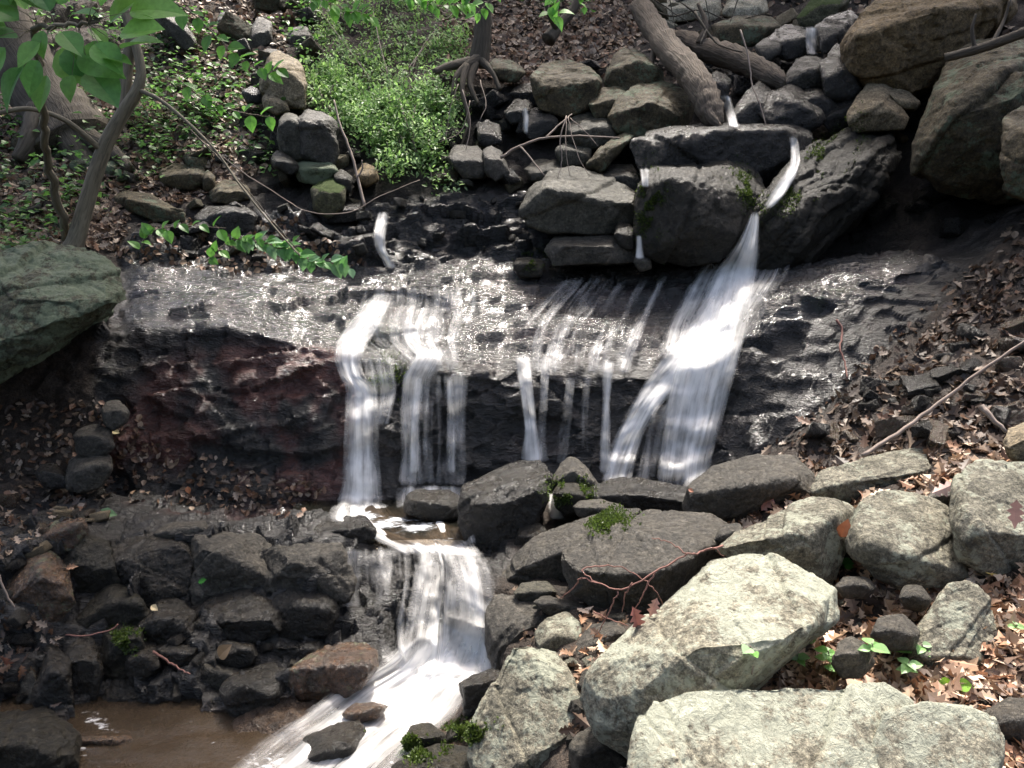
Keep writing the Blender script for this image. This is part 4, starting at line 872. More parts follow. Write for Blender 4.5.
def litter(name, poly, n, sz, seed, label, lift=.012, rocks=False, cols=DEAD, flat_=.5, green=0.):
    rr = random.Random(seed); Lv = Leaves(); xs = [p[0] for p in poly]; ys = [p[1] for p in poly]; c = 0
    pts = np.random.RandomState(seed).uniform([min(xs), min(ys)], [max(xs), max(ys)], (n * 4, 2)); m = inpoly(pts[:, 0], pts[:, 1], poly)
    for px, py in pts[m][:n]:
        Y, nn = (hit2 if rocks else hit)(px, py); p = Vector(at(px, py, Y)); l = rr.uniform(*sz)
        nn = (nn + rv(rr) * flat_).normalized(); x = rv(rr); x = (x - nn * x.dot(nn)); x.normalize()
        g = rr.choice(OK) if l * FPX / Y > 9 else rr.choice(LS)
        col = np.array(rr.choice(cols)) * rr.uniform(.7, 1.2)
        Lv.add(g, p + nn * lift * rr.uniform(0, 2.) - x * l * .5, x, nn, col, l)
    o = Lv.build(name, 'litter'); tag(o, kind='stuff'); return o
litter('leaf_litter', [(-60,120),(0,110),(130,60),(160,0),(250,-20),(330,-20),(250,110),(270,170),(200,200),(130,215),(120,250),(60,250),(-60,270)], 7000, (.05, .10), 1, '')
litter('leaf_litter', [(440,-20),(640,-20),(640,40),(600,70),(560,62),(520,90),(440,60)], 3600, (.06, .11), 2, '')
litter('leaf_litter', [(640,640),(680,650),(1060,690),(1060,800),(560,800),(640,700)], 900, (.03, .11), 3, '', flat_=.75, cols=LIT_DEAD)
litter('leaf_litter', [(690,520),(720,500),(850,470),(960,440),(1080,400),(1080,700),(860,700),(700,690),(680,640),(830,600),(850,520),(740,540)], 2300, (.03, .12), 4, '', lift=.014, flat_=.75, cols=LIT_DEAD)
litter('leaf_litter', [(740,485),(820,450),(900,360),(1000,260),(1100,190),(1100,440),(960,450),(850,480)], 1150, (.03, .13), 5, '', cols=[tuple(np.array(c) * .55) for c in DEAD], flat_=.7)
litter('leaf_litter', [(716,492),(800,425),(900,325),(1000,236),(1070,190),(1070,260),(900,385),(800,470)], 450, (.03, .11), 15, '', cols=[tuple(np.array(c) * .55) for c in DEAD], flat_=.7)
litter('leaf_litter', [(500,590),(620,615),(640,640),(590,760),(560,720),(520,640)], 170, (.03, .08), 16, '', cols=LIT_DEAD, flat_=.7)
litter('leaf_litter', [(0,400),(130,400),(150,440),(330,490),(300,520),(100,500),(0,560),(-60,560),(-60,420)], 900, (.03, .07), 6, '', cols=[tuple(np.array(c) * .7) for c in DEAD])
litter('leaf_litter', [(-30,600),(60,620),(60,720),(-30,760)], 160, (.03, .07), 7, '', cols=[tuple(np.array(c) * .8) for c in DEAD])
litter('leaf_litter', [(130,225),(300,215),(370,265),(250,275),(110,262)], 500, (.03, .07), 8, '', cols=[tuple(np.array(c) * .8) for c in DEAD])
litter('leaf_litter', [(500,40),(780,-20),(1000,-20),(1024,60),(780,100),(600,80)], 1100, (.05, .10), 9, '')
def undergrowth(name, poly, n, sz, seed, hgt=.12, cols=GREEN, geo=None, clump=.35, rocks=False):
    rr = random.Random(seed); Lv = Leaves(); xs = [p[0] for p in poly]; ys = [p[1] for p in poly]; rs = np.random.RandomState(seed)
    k = 0
    while k < n:
        cx, cy = rs.uniform(min(xs), max(xs)), rs.uniform(min(ys), max(ys))
        if not inpoly(np.array([cx]), np.array([cy]), poly)[0]: continue
        Y, nn = (hit2 if rocks else hit)(cx, cy); c = Vector(at(cx, cy, Y)); base = np.array(rr.choice(cols))
        for _ in range(rr.randrange(5, 16)):
            l = rr.uniform(*sz); o_ = Vector((rr.gauss(0, 1) * .11, rr.gauss(0, 1) * .11, abs(rr.gauss(0, 1)) * hgt))
            x = Vector((rr.gauss(0, 1), rr.gauss(0, 1), rr.uniform(-.3, .4))).normalized()
            Lv.add(rr.choice(geo or LS), c + o_, x, Vector((0, -.3, 1)) + rv(rr) * .5, base * rr.uniform(.7, 1.3), l); k += 1
    o = Lv.build(name, 'leaf'); tag(o, kind='stuff'); return o
undergrowth('undergrowth', [(-60,-20),(200,-20),(260,20),(240,120),(180,150),(120,200),(60,250),(-60,300)], 3200, (.04, .09), 1)
undergrowth('undergrowth', [(120,60),(300,80),(290,180),(200,170),(120,200)], 1100, (.04, .08), 2)
undergrowth('undergrowth', [(250,-20),(330,-20),(320,110),(300,60)], 500, (.04, .08), 3)
undergrowth('undergrowth', [(500,-20),(640,-20),(600,20),(520,20)], 220, (.05, .10), 4)
# ------------------------------------------------------------------ shrubs
def shrub(label, poly, n, sz, seed, depth=.45, cols=GREEN, nstem=14, cat='shrub', name='shrub', group=None):
    rr = random.Random(seed); xs = [p[0] for p in poly]; ys = [p[1] for p in poly]; cx = sum(xs) / len(xs); yb = max(ys)
    Yb = hit(cx, yb)[0]; base = Vector(at(cx, yb, Yb)); e = empty(name, base, label, cat, group); Lv = Leaves(); rs = np.random.RandomState(seed)
    paths = []; tips = []
    while len(tips) < n // 26:
        px, py = rs.uniform(min(xs), max(xs)), rs.uniform(min(ys), max(ys))
        if not inpoly(np.array([px]), np.array([py]), poly)[0]: continue
        Y = hit(px, py)[0]; Y = max(Yb - .3, Y - depth * rr.random() ** .7); tips.append(Vector(at(px, py, Y)))
    for t in tips:
        out = Vector((rr.uniform(-.5, .5), -.5, .5)).normalized(); a = t - out * .14 + Vector((0, .03, -.05))
        if rr.random() < .1: paths.append((smooth_path([a + Vector((0, .22, -.12)), a, t], 3), [.005, .004, .004, .003, .003, .002, .0015]))
        basec = np.array(rr.choice(cols)) * rr.uniform(.75, 1.2)
        for _ in range(26):
            u = rr.random(); l = rr.uniform(*sz)
            p = a.lerp(t, u) + rv(rr) * .11 * rr.random() ** .5
            x = (out + rv(rr) * 1.2 + Vector((0, 0, -.2))).normalized()
            Lv.add(rr.choice(LN_), p, x, Vector((0, -.4, 1)) + rv(rr) * .6, basec * rr.uniform(.75, 1.25), l)
    for _ in range(nstem // 3):
        t = rr.choice(tips); m = base.lerp(t, .5) + Vector((rr.uniform(-.05, .05), -.05, .08)); paths.append((smooth_path([base + Vector((rr.uniform(-.1, .1), .05, 0)), m, t], 4), [.008] * 3 + [.006] * 3 + [.004] * 3))
    V, F = tubes(paths, 5); s_ = mesh_np('stem', V, F, M['twig'], parent=e)
    Lv.build('foliage', 'leaf', parent=e, loc=base); return e
FERN = [(.22,.38,.10),(.30,.50,.15),(.16,.29,.09),(.38,.54,.24)]
shrub('feathery bright green bush, upper and biggest part of the thicket', [(306,60),(316,10),(340,-20),(450,-20),(470,20),(466,70),(440,100),(380,108),(325,96)], 13500, (.022, .06), 1, cols=FERN)
shrub('feathery green bush hanging over the rocks left of the tree roots', [(340,92),(430,80),(462,86),(458,118),(440,140),(420,165),(380,160),(355,130)], 7500, (.022, .06), 2, cols=FERN)
shrub('feathery pale green bush right of the tan boulder', [(305,70),(330,60),(355,80),(350,120),(330,112),(308,95)], 2600, (.035, .06), 3, cols=FERN)
shrub('small separate fern like tuft below the big green thicket', [(418,165),(430,152),(448,152),(462,166),(455,184),(430,186)], 800, (.03, .055), 4, depth=.25, cols=FERN, nstem=6)
# ------------------------------------------------------------------ leafy sprays
def spray(label, path, leaves, cols, seed, name='leafy_branch', cat='branch', rad=.006, mat='twig', group=None):
    """path: (px,py,Y) list; leaves: (px,py,Y,length,angle on screen in degrees, tilt)"""
    rr = random.Random(seed); pts = [at(*p) for p in path]; b = Vector(pts[0]); e = empty(name, b, label, cat, group)
    sp_ = smooth_path(pts, 6, rad * .3, seed); n = len(sp_); P = [(sp_, [rad * (1 - .7 * i / n) for i in range(n)])]
    Lv = Leaves()
    for (px, py, Y, L, ang, tilt) in leaves:
        p = Vector(at(px, py, Y)); a = math.radians(ang); x = Vector((math.cos(a), -.25, -math.sin(a) * 1.0)); x.normalize()
        nm = Vector((rr.uniform(-.25, .25), -math.sin(tilt), math.cos(tilt)))
        k = min(sp_, key=lambda q: (Vector(q) - p).length); P.append(([Vector(k), (Vector(k) + p) / 2 + Vector((0, 0, .01)), p], [.0025, .002, .0015]))
        Lv.add(rr.choice(LG), p, x, nm, np.array(rr.choice(cols)) * rr.uniform(.85, 1.15), L)
    V, F = tubes(P, 6); mesh_np('stem', V, F, M[mat], parent=e); Lv.build('foliage', 'leaf', parent=e, loc=b); return e
BRIGHT = [(.15,.38,.06),(.19,.44,.08),(.11,.28,.05)]
def auto_leaves(path, n, L, seed, drop=.0):
    rr = random.Random(seed); out = []; A = np.array(path, float)
    for i in range(n):
        t = (i + .5) / n * (len(A) - 1); k = min(int(t), len(A) - 2); q = A[k] * (1 - t + k) + A[k + 1] * (t - k)
        d = A[k + 1] - A[k]; a0 = math.degrees(math.atan2(d[1], d[0])); sg = 1 if i % 2 else -1
        out.append((q[0] + rr.uniform(-3, 3), q[1] + rr.uniform(-3, 3), q[2] - .02, L * rr.uniform(.7, 1.2), a0 + sg * rr.uniform(20, 75), rr.uniform(.3, 1.0)))
    return out
def aspray(label, path, n, L, seed, cols=GREEN, **k): return spray(label, path, auto_leaves(path, n, L, seed), cols, seed, **k)
aspray('leafy twig with bright round leaves arching over the left slope', [(148,-12,5.6),(190,12,5.6),(215,35,5.6),(240,58,5.6),(262,72,5.6),(282,72,5.6)], 20, .11, 11, BRIGHT)
aspray('leafy twig with bright leaves hanging left of the tan boulder', [(180,80,6.2),(205,100,6.2),(240,112,6.1),(275,118,6.1)], 12, .11, 12, BRIGHT)
aspray('low leafy seedling spray left of centre above the ledge', [(140,250,6.0),(150,232,5.95),(180,226,5.9),(226,228,5.9)], 14, .10, 13, BRIGHT)
aspray('pale leafy spray hanging over the back of the ledge', [(232,238,6.0),(262,243,5.9),(290,250,5.85),(318,262,5.8),(350,266,5.8)], 34, .11, 14, [(.18,.36,.14),(.13,.32,.09),(.24,.42,.22)])
aspray('second pale leafy spray just left of the hanging one', [(205,262,6.0),(232,240,5.95),(262,240,5.9),(300,246,5.9)], 18, .09, 15, BRIGHT)
aspray('overhanging leafy twig at the top left of the thicket', [(290,-20,5.0),(320,0,5.0),(350,12,5.0),(372,16,5.0)], 30, .075, 16, BRIGHT)
aspray('overhanging leafy twig at the top above the thicket', [(380,-20,4.8),(410,-2,4.8),(440,6,4.8),(470,4,4.8)], 30, .075, 17, BRIGHT)
aspray('overhanging leafy twig near the upright trunk at the top', [(500,-20,5.4),(486,4,5.4),(474,16,5.4)], 10, .08, 18, BRIGHT)
aspray('bright leafy sprig hanging at the top edge right of the trunk', [(560,-20,6.2),(552,-2,6.2),(548,14,6.2),(560,16,6.2)], 9, .11, 19, BRIGHT)
aspray('leafy sprig at the top edge with tiny bright leaves', [(575,-20,6.6),(578,-4,6.6),(584,6,6.6)], 8, .08, 20, BRIGHT)
_r = random.Random(5); big = []
for bx, by in [(8,16),(30,10),(50,14),(75,10),(100,10),(125,8),(22,34),(44,34),(66,30),(92,28),(118,30),(10,52),(34,56),(60,50),(84,52),(104,60),(70,70),(90,74),(-8,36),(46,6),(14,2),(88,2),(20,24),(40,44),(70,44),(96,42),(112,18),(60,2),(30,-4),(80,60),(50,72),(4,30),(120,46),(24,66)]:
    big.append((bx + _r.uniform(-5, 5), by + _r.uniform(-5, 5), 4.8 + _r.uniform(-.15, .15), _r.uniform(.15, .33), math.degrees(math.atan2(by - 22, bx - 48)) + _r.uniform(-35, 35), _r.uniform(.3, 1.3)))
spray('thin sapling with very large bright leaves at the top left corner', [(68,243,6.25),(60,205,6.0),(48,165,5.7),(44,125,5.4),(42,90,5.2),(38,55,5.0),(36,28,4.9),(60,24,4.8),(88,24,4.8)], big, [(.15,.35,.08),(.20,.42,.09),(.12,.30,.09)], 21, name='sapling', cat='sapling', rad=.036, mat='bark_smooth')
# ------------------------------------------------------------------ saplings, trunks, logs
def woody(label, cat, name, segs, mat, seed=0, rough=.05, trunk='trunk', jit=0.):
    """segs: list of (part name, [(px,py,Y,radius_px)...])"""
    e = None
    for k, (pn, pts) in enumerate(segs):
        P = [at(p[0], p[1], p[2]) for p in pts]; r = [p[3] * p[2] / FPX for p in pts]
        sp_ = smooth_path(P, 8, jit, seed + k); rr_ = np.interp(np.linspace(0, len(r) - 1, len(sp_)), range(len(r)), r)
        V, F = tubes([(sp_, rr_)], 12, rough, seed + k)
        if e is None:
            if len(segs) == 1:
                o = mesh_np(name, V, F, M[mat], loc=P[0]); tag(o, label, cat); return o
            e = empty(name, P[0], label, cat)
        mesh_np(pn, V, F, M[mat], parent=e)
    return e
Yt = hit(76, 244)[0] - .05
woody('forked crooked grey sapling standing behind the mossy boulder at the left', 'tree', 'sapling', [
    ('trunk', [(70,256,Yt,12),(76,240,Yt,8.5),(84,212,Yt,7.6),(96,172,Yt,7.2),(108,140,Yt,6.8),(124,112,Yt,6.4),(137,90,Yt,5.4),(141,72,Yt,4.6),(137,50,Yt,4.2),(130,28,Yt,4.2),(124,6,Yt,4.4),(122,-30,Yt,4.2)]),
    ('branch', [(122,112,Yt,5.0),(125,92,Yt+.03,5.2),(128,60,Yt+.05,5.4),(134,30,Yt+.05,5.6),(139,0,Yt+.05,6.2),(142,-30,Yt,6.2)]),
    ('branch', [(103,152,Yt,3.2),(88,138,Yt-.1,2.8),(68,122,Yt-.2,2.5),(45,112,Yt-.3,2.3),(20,109,Yt-.4,2.3),(-20,118,Yt-.5,2.2)]),
    ('branch', [(139,90,Yt,2.4),(160,100,Yt-.1,1.8),(185,120,Yt-.2,1.5),(215,150,Yt-.3,1.2),(240,185,Yt-.4,1.0),(270,222,Yt-.5,.9),(300,256,Yt-.6,.7)])], 'bark_smooth', 3)
woody('thick leaning tree trunk with spreading roots behind the sapling', 'tree', 'tree', [
    ('trunk', [(-26,-30,8.0,26),(0,20,7.9,26),(22,60,7.8,27),(44,96,7.7,30),(64,124,7.6,34),(80,150,7.5,40)]),
    ('root', [(60,120,7.45,14),(90,140,7.3,11),(112,152,7.2,8),(130,170,7.1,5)]),
    ('root', [(66,130,7.4,16),(84,160,7.2,12),(92,180,7.0,8)]),
    ('root', [(40,110,7.4,12),(30,140,7.2,9),(18,160,7.1,6)])], 'bark', 5, .12)
woody('upright thin tree trunk with exposed roots above the shadowed rubble', 'tree', 'tree', [
    ('trunk', [(478,66,8.0,10),(482,40,8.0,9),(484,10,8.0,7.5),(485,-30,8.0,7)]),
    ('root', [(478,58,7.95,5),(466,66,7.8,3.5),(456,78,7.7,3),(452,96,7.6,1.5)]),
    ('root', [(480,60,7.95,4.5),(492,72,7.8,2.4),(500,90,7.7,2)]),
    ('root', [(470,62,7.9,5),(450,66,7.75,4),(434,72,7.65,3)]),
    ('root', [(474,64,7.9,5),(470,84,7.7,3),(478,104,7.6,1.5)]),
    ('root', [(466,66,7.8,4),(462,90,7.6,2.4),(468,120,7.5,1.2),(460,150,7.4,.8)])], 'bark', 6, .1)
woody('weathered grey fallen log slanting down to the flat wet slab', 'log', 'fallen_log', [('log', [(640, 6, 8.4, 9.6), (654, 28, 8.0, 11.2), (672, 52, 7.5, 12.0), (690, 72, 7.1, 12.8), (703, 92, 6.85, 13.6), (711, 112, 6.7, 12.0), (716, 126, 6.65, 7.2)]),('branch', [(705,100,6.75,6),(712,118,6.6,5),(722,130,6.55,2)]),('branch',[(660,36,7.8,5),(652,60,7.7,3),(648,76,7.6,1.5)])], 'log', 8, .3)
woody('brown barkless fallen log lying across the upper stream', 'log', 'fallen_log', [('log', [(676, 40, 8.2, 10.4), (700, 48, 8.0, 11.2), (728, 56, 7.7, 11.2), (752, 66, 7.45, 10.4), (774, 78, 7.2, 9.6), (788, 86, 7.1, 5.6)]),('branch', [(700,44,7.9,4),(706,24,7.9,2.5),(698,4,8,1.5)])], 'log', 9, .3)
woody('slim leaning tree stem at the top centre', 'tree', 'sapling', [('trunk', [(548,40,8.6,7),(560,24,8.7,5),(574,8,8.8,4.4),(590,-30,8.9,4)]),('branch',[(556,28,8.6,3),(548,10,8.5,2.4),(546,-20,8.5,2)])], 'bark', 12)
woody('dark dead branch lying on top of the olive boulder at the right', 'branch', 'dead_branch', [('branch', [(945,58,5.6,4),(975,50,5.5,4.5),(1005,40,5.4,4.5),(1040,26,5.3,5),(1080,10,5.2,5)]),('twig', [(975,50,5.5,2.2),(972,30,5.5,1.6),(976,14,5.5,1)]),('twig',[(992,44,5.45,2.2),(1004,20,5.5,1.4),(1010,0,5.5,1)])], 'bark', 13, .1)
# ------------------------------------------------------------------ twigs and sticks
def twig(label, pts, r, mat='twig', cat='twig', lift=.03, seed=0, extra=(), name='twig'):
    segs = []
    for kk, PP in enumerate([pts] + list(extra)):
        out = []
        for p in PP:
            if len(p) == 3: out.append(at(*p))
            else: out.append(at(p[0], p[1], hit2(p[0], p[1])[0] - lift))
        q = smooth_path(out, 5, .002, seed + kk); rr_ = r * (1 if kk == 0 else .7); segs.append((q, [rr_ * (1 - .5 * i / len(q)) for i in range(len(q))]))
    V, F = tubes(segs, 6); o = mesh_np(name, V, F, M[mat], loc=segs[0][0][0]); tag(o, label, cat); return o
twig('long thin straight stick lying up the leafy slope at the right', [(862,456,3.5),(890,438,3.55),(930,410,3.6),(980,372,3.6),(1030,338,3.55),(1060,320,3.5)], .011, cat='stick', name='stick')
twig('short thick pale stick poking out above the small tan stone', [(980,406,3.15),(992,418,3.1),(1006,432,3.05)], .014, cat='stick', name='stick')
twig('thin red bent twig stuck on the dark rock slope at the right', [(836,320),(842,330),(840,348),(845,362),(847,378)], .008, 'redtwig', lift=.04)
twig('bare pale twig leaning over the rocks left of the green bush', [(364,206,6.5),(358,180,6.6),(350,150,6.7),(340,124,6.8),(334,100,6.9)], .014, lift=.05, extra=[[(356,178,6.6),(362,170,6.6),(362,160,6.6)]])
twig('long thin bare branch crossing the stones at the upper left', [(200,140,6.2),(240,170,6.15),(280,196,6.1),(310,212,6.05),(350,212,6.1),(380,196,6.2),(420,180,6.3)], .0055)
twig('dark slender branch falling across the left slope', [(190,130,6.2),(230,170,6.0),(265,212,5.9),(300,252,5.75)], .006, 'bark')
twig('bent pale branch lying over the shadowed rubble', [(500,158,6.6),(520,146,6.6),(545,138,6.6),(580,136,6.6),(620,138,6.6)], .013, lift=.05, extra=[[(545,138,6.6),(560,124,6.7),(572,114,6.8)],[(520,146,6.6),(532,160,6.5),(545,176,6.4)]])
twig('hanging bundle of dry roots below the rubble at centre top', [(566,116,6.5),(560,140,6.4),(562,160,6.35),(558,178,6.3)], .006, extra=[[(568,116,6.5),(572,136,6.4),(580,160,6.3),(590,176,6.3)],[(566,118,6.5),(566,150,6.35),(570,176,6.3)],[(570,118,6.5),(584,130,6.4),(598,146,6.3)]], name='root_bundle', cat='roots')
twig('hanging thin roots left of the shadowed rubble', [(462,90,7.0),(470,120,6.9),(466,150,6.8)], .006, extra=[[(458,84,7),(450,110,6.9),(446,140,6.8)],[(470,100,7),(462,130,6.9),(440,142,6.8)],[(480,80,7.2),(486,104,7.0),(480,120,6.9)]], name='root_bundle', cat='roots')
twig('hooked thin twig hanging over the broken log and the dark blocks', [(740,30,6.9),(748,56,6.8),(752,84,6.7),(760,104,6.6),(766,126,6.5)], .008)
twig('grey crooked twig on the pile of logs', [(694,12,7.6),(706,30,7.5),(718,44,7.4),(742,52,7.2)], .014, 'bark', extra=[[(706,30,7.5),(700,44,7.4)],[(694,12,7.6),(680,2,7.6)]])
twig('fine twigs tangled at the top behind the logs', [(640,4,8.6),(670,16,8.5),(700,10,8.5),(730,20,8.5),(764,14,8.5)], .009, 'bark', extra=[[(650,-4,8.5),(690,24,8.4)],[(704,-6,8.4),(712,30,8.3)],[(740,-6,8.4),(726,34,8.3)],[(668,-10,8.4),(676,30,8.3)]])
twig('reddish forked branchlet with twigs arching over the slate boulder', [(722,546,2.45),(700,552,2.4),(684,556,2.36),(655,572,2.32),(622,589,2.3),(596,582,2.32),(580,578,2.34)], .0038, 'redtwig', extra=[
    [(596,582,2.32),(582,570,2.35),(600,566,2.36),(622,568,2.36),(640,578,2.34),(655,590,2.32),(662,604,2.34),(663,616,2.36)], [(618,590,2.3),(612,606,2.3),(604,622,2.32),(594,640,2.34)], [(686,554,2.36),(676,546,2.4),(664,540,2.42),(652,538,2.44)],
    [(655,572,2.32),(644,592,2.3),(636,610,2.32),(638,624,2.34)], [(632,584,2.3),(626,594,2.3),(622,612,2.32)], [(594,612,2.34),(606,618,2.34),(628,626,2.34)], [(700,552,2.4),(712,548,2.42),(724,556,2.44)], [(580,578,2.34),(572,590,2.4),(560,598,2.45)]])
twig('thin dark stick on the bank above the black step at the left', [(0,612,3.3),(20,618,3.3),(46,628,3.3),(76,636,3.25),(110,630,3.2),(118,624,3.2)], .006, 'redtwig')
twig('short reddish twig on the lower black step', [(152,652),(166,660),(178,668),(190,674)], .006, 'redtwig', lift=.05)
twig('thin green shoot at the left edge above the step', [(-4,572,3.2),(6,594,3.2),(16,610,3.2),(24,618,3.2)], .006, 'twig')
# ------------------------------------------------------------------ single leaves and seedlings
def one_leaf(label, px, py, L, col, ang, geo, mat='litter', lift=.03, name='fallen_leaf', tilt=.5, seed=0):
    rr = random.Random(px * 7 + py); Y, nn = hit2(px, py); p = Vector(at(px, py, Y)) + Vector((0, -.02, lift)); a = math.radians(ang)
    x = Vector((math.cos(a), -.2, -math.sin(a))).normalized(); Lv = Leaves(); Lv.add(geo, Vector(p) - x * L * .5, x, Vector((0, -tilt, 1)), np.array(col), L)
    o = Lv.build(name, mat); tag(o, label, 'leaf'); return o
one_leaf('yellow fallen leaf between the squarish and the grooved boulders', 986, 579, .11, (.62,.42,.10), 10, LG[1], tilt=1., lift=.06)
one_leaf('pinkish brown curled leaf on the rounded wet grey boulder', 766, 507, .11, (.50,.24,.19), -60, OK[0], tilt=1.4)
one_leaf('pale pink brown oak leaf right of the light angular boulder', 942, 494, .11, (.62,.42,.36), -25, OK[1], tilt=1.)
one_leaf('rust orange leaf standing between two grey boulders', 842, 534, .08, (.42,.15,.07), -75, LG[1], tilt=1.4)
one_leaf('small rusty leaf in the crack left of the standing rust leaf', 690, 495, .03, (.45,.2,.12), 20, LG[1], tilt=1.4)
one_leaf('small green leaf at the foot of the squarish boulder', 846, 569, .07, (.10,.30,.06), 10, LG[1], 'leaf', tilt=1.2, name='leaf')
one_leaf('pair of bright yellow green leaves above the end of the pale slab, left one', 940, 690, .055, (.28,.55,.06), 175, LG[0], 'leaf', tilt=1.1, name='leaf')
one_leaf('pair of bright yellow green leaves above the end of the pale slab, right one', 960, 691, .055, (.28,.55,.06), 5, LG[0], 'leaf', tilt=1.1, name='leaf')
one_leaf('reddish drooping dead leaf under the red twigs', 636, 626, .09, (.36,.15,.12), 70, OK[2], tilt=1.5)
one_leaf('second drooping dead leaf under the red twigs, paler', 652, 614, .07, (.42,.24,.19), 110, OK[0], tilt=1.5)
one_leaf('big brown oak leaf at the right edge of the bank', 1010, 520, .11, (.40,.22,.17), 100, OK[3], tilt=.8)
one_leaf('pale leaf low on the bank below the middle stacked stone', 118, 436, .05, (.5,.42,.22), 10, LG[0], tilt=1.)
one_leaf('tan leaf resting on the black block at the left', 74, 571, .06, (.42,.24,.14), -20, OK[0], tilt=1.1)
one_leaf('tiny cream leaf fragment on the black step', 157, 612, .04, (.7,.55,.3), 30, LG[0], tilt=1.2)
one_leaf('small bright green leaf stuck on the film shining block', 205, 585, .06, (.10,.40,.06), -20, OK[3], 'leaf', tilt=1.2, name='leaf')
one_leaf('long pale green leaf at the top edge of the black step', 110, 517, .12, (.25,.42,.2), 5, LN_[0], 'leaf', tilt=1.1, name='leaf')
one_leaf('brown leaf standing on the lower step above the shiny grey block', 226, 655, .09, (.26,.17,.09), -50, LG[1], tilt=1.3)
one_leaf('rusty oak leaf at the left edge low on the bank', 10, 664, .11, (.30,.13,.09), -80, OK[1], tilt=1.2)
one_leaf('orange leaf at the foot of the red rock wall', 190, 494, .05, (.5,.2,.09), 80, LG[1], tilt=1.2)
def seedling(label, px, py, h, nl, L, seed, cols=[(.30,.52,.20),(.22,.46,.12),(.40,.58,.32)]):
    rr = random.Random(seed); Y, nn = hit2(px, py); b = Vector(at(px, py, Y)); e = empty('seedling', b, label, 'seedling', 'seedlings among the dead leaves'); Lv = Leaves(); P = []
    top = b + Vector((rr.uniform(-.2, .2) * h, rr.uniform(-.3, 0) * h, h)); P.append((smooth_path([b - Vector((0, 0, .02)), b.lerp(top, .5) + Vector((.01, 0, 0)), top], 4), .002))
    for i in range(nl):
        a = 2.4 * i + rr.random(); p = b.lerp(top, .55 + .45 * i / nl); x = Vector((math.cos(a), math.sin(a), .15))
        Lv.add(rr.choice(LG), p, x, Vector((0, -.5, 1)), np.array(rr.choice(cols)), L * rr.uniform(.7, 1.2))
    V, F = tubes(P, 5); mesh_np('stem', V, F, M['twig'], parent=e); Lv.build('foliage', 'leaf', parent=e, loc=b)
for a in [('pale seedling with four leaves left of the others, against the big pale boulder', 752, 668, .07, 5, .045, 1), ('tiny pale seedling beneath the tip of the big pale boulder', 802, 650, .06, 6, .04, 2),
          ('seedling with white green leaves in front of the boulder corner', 797, 668, .05, 6, .04, 3), ('bright seedling in the middle of the bank', 826, 672, .09, 7, .05, 4),
          ('low seedling just above the pale slab', 838, 680, .05, 6, .05, 5), ('taller seedling with drooping leaves near the flat brown stone', 888, 668, .11, 7, .05, 6),
          ('seedling right of the taller drooping one', 905, 682, .08, 8, .045, 7), ('small dark green seedling left of the grooved boulder', 922, 664, .07, 6, .045, 8), ('small seedling at the right edge among leaves', 1014, 632, .03, 4, .03, 9),
          ('pair leaved seedling in the leaf litter by the dark stone', 868, 660, .06, 4, .05, 10)]: seedling(*a)
# moss tuft on the long pointed slab
def moss_tuft(label, px, py, rx, n, seed, ry=.6, sl=0.):
    rr = random.Random(seed); Lv = Leaves(); rs = np.random.RandomState(seed); A = rs.normal(0, .55, (n, 2)) * [rx, rx * ry]; nz_ = fbm(np.c_[A / rx * 1.6 + seed * 3, A[:, :1] * 0], 4, 81)
    for (a, b_), q in zip(A, nz_):
        if q < .02: continue
        b_ += a * sl; Yq, nq = hit2(px + a, py + b_); p = Vector(at(px + a, py + b_, Yq))
        Lv.add(LN_[0], p - nq * .003, (nq * .9 + rv(rr) * .8), rv(rr), np.array((.075, .115, .022)) * rr.uniform(.45, 1.5), rr.uniform(.010, .022))
    o = Lv.build('moss_tuft', 'leaf'); tag(o, label, 'moss')
moss_tuft('bright moss tuft on the upper end of the long pointed slab', 606, 520, 20, 2200, 1)
moss_tuft('moss cushion on the round stone beside the pointed wet stone', 570, 492, 20, 2200, 2)
moss_tuft('moss strip on the left shoulder of the black angular boulder', 650, 205, 16, 2600, 3, 2.0)
moss_tuft('moss strip on the right shoulder of the black angular boulder', 748, 190, 14, 1600, 6, 1.2, .8)
moss_tuft('moss patch on the upper flank of the slanted black slab', 815, 168, 42, 5200, 4, .5, -.8)
moss_tuft('moss patch on the small stone alone on the wet ledge', 530, 259, 14, 1000, 5)
moss_tuft('moss covering the left one of the mossy stones in the foam', 415, 745, 26, 2200, 7)
moss_tuft('moss covering the right one of the mossy stones in the foam', 464, 736, 24, 2000, 8)
moss_tuft('moss on the step at the lip between the left and twin falls', 385, 385, 22, 2200, 9, 1.)
moss_tuft('moss patch on the green topped block of the step', 120, 640, 20, 1500, 10)
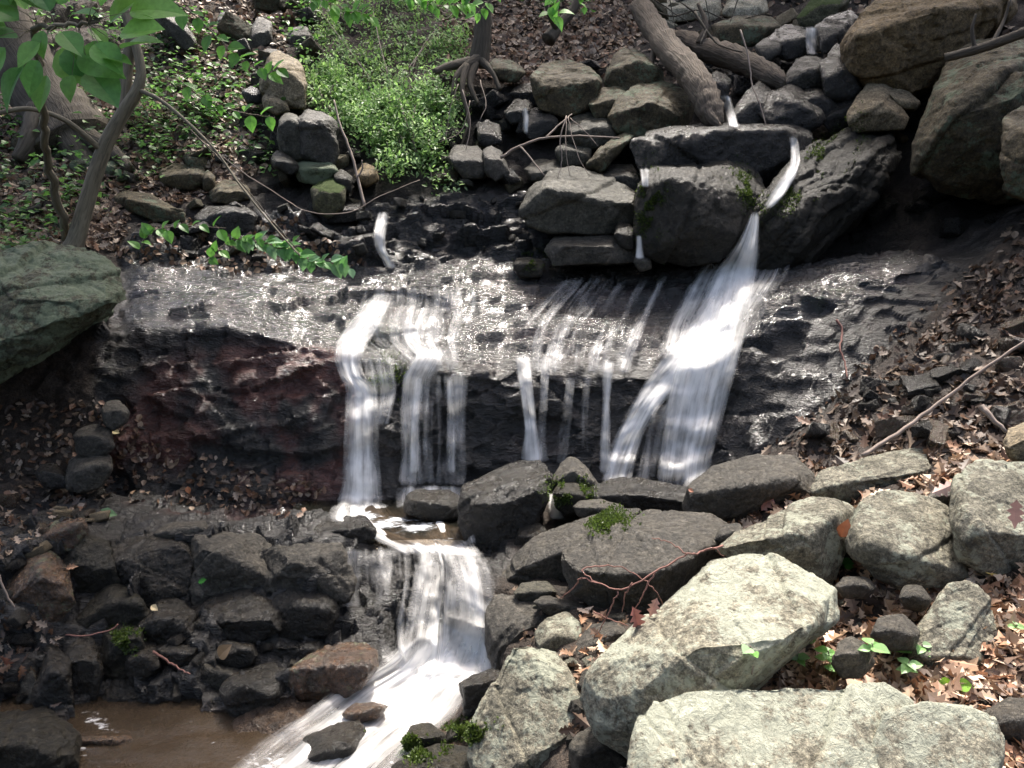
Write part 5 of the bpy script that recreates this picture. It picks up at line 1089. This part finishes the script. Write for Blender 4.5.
# ------------------------------------------------------------------ unseen trees added around the clearing, crowns placed to shade the slope
def canopy_tree(label, x, y, z0, h, crown, n, seed):
    rr = random.Random(seed); b = Vector((x, y, z0)); e = empty('tree', b, label, 'tree', 'unseen trees added to shade the stream'); P = []
    c = Vector(crown[:3]); R_ = Vector(crown[3:]); top = c
    P.append((smooth_path([b - Vector((0, 0, .3)), b.lerp(top, .5) + Vector((.2, .1, 0)), top], 6), [.22 - .012 * i for i in range(13)]))
    V, F = tubes(P, 10, .1); mesh_np('trunk', V, F, M['bark'], parent=e)
    Lv = Leaves(); k = 0
    while k < n:
        v = rv(rr) * rr.random() ** .4; q = c + Vector((v.x * R_.x, v.y * R_.y, v.z * R_.z))
        for _ in range(8):
            p = q + rv(rr) * .35 * rr.random(); Lv.add(LS[1], p, rv(rr), Vector((0, 0, 1)) + rv(rr) * .7, np.array(rr.choice(GREEN)), rr.uniform(.16, .28)); k += 1
    Lv.build('crown', 'leaf', parent=e, loc=b)
canopy_tree('tall tree on the left slope, crown above the frame', -6.5, 9.0, ground_z(-6.5, 9.0), 9, (-3.9, 8.2, 9.4, 2.9, 2.4, 1.2), 3400, 1)
canopy_tree('tall tree high on the hill above the centre, outside the frame', 1.0, 14.5, ground_z(1.0, 14.5), 9, (1.6, 12.7, 11.0, 3.4, 2.0, 1.2), 5200, 2)
canopy_tree('tall tree high on the hill at the right, outside the frame', 5.0, 14.0, ground_z(5.0, 14.0), 9, (4.8, 11.8, 10.6, 3.4, 2.4, 1.2), 5200, 3)
canopy_tree('tree on the right bank, crown above the frame', 7.0, 7.5, ground_z(7.0, 7.5), 9, (5.4, 8.4, 9.2, 2.0, 1.8, 1.1), 1800, 4)
canopy_tree('tree behind the viewer on the left bank', -3.5, -3.5, .3, 9, (-2.8, -3.0, 6.5, 3.2, 2.2, 2.4), 2600, 5)
canopy_tree('unseen slender tree added on the left bank, small crown placed for shade', -7.5, 3.2, ground_z(-7.5, 3.2), 9, (-1.1, 6.8, 9.0, 1.4, 1.3, .8), 1500, 7)  # added so that its crown shades the left foreground
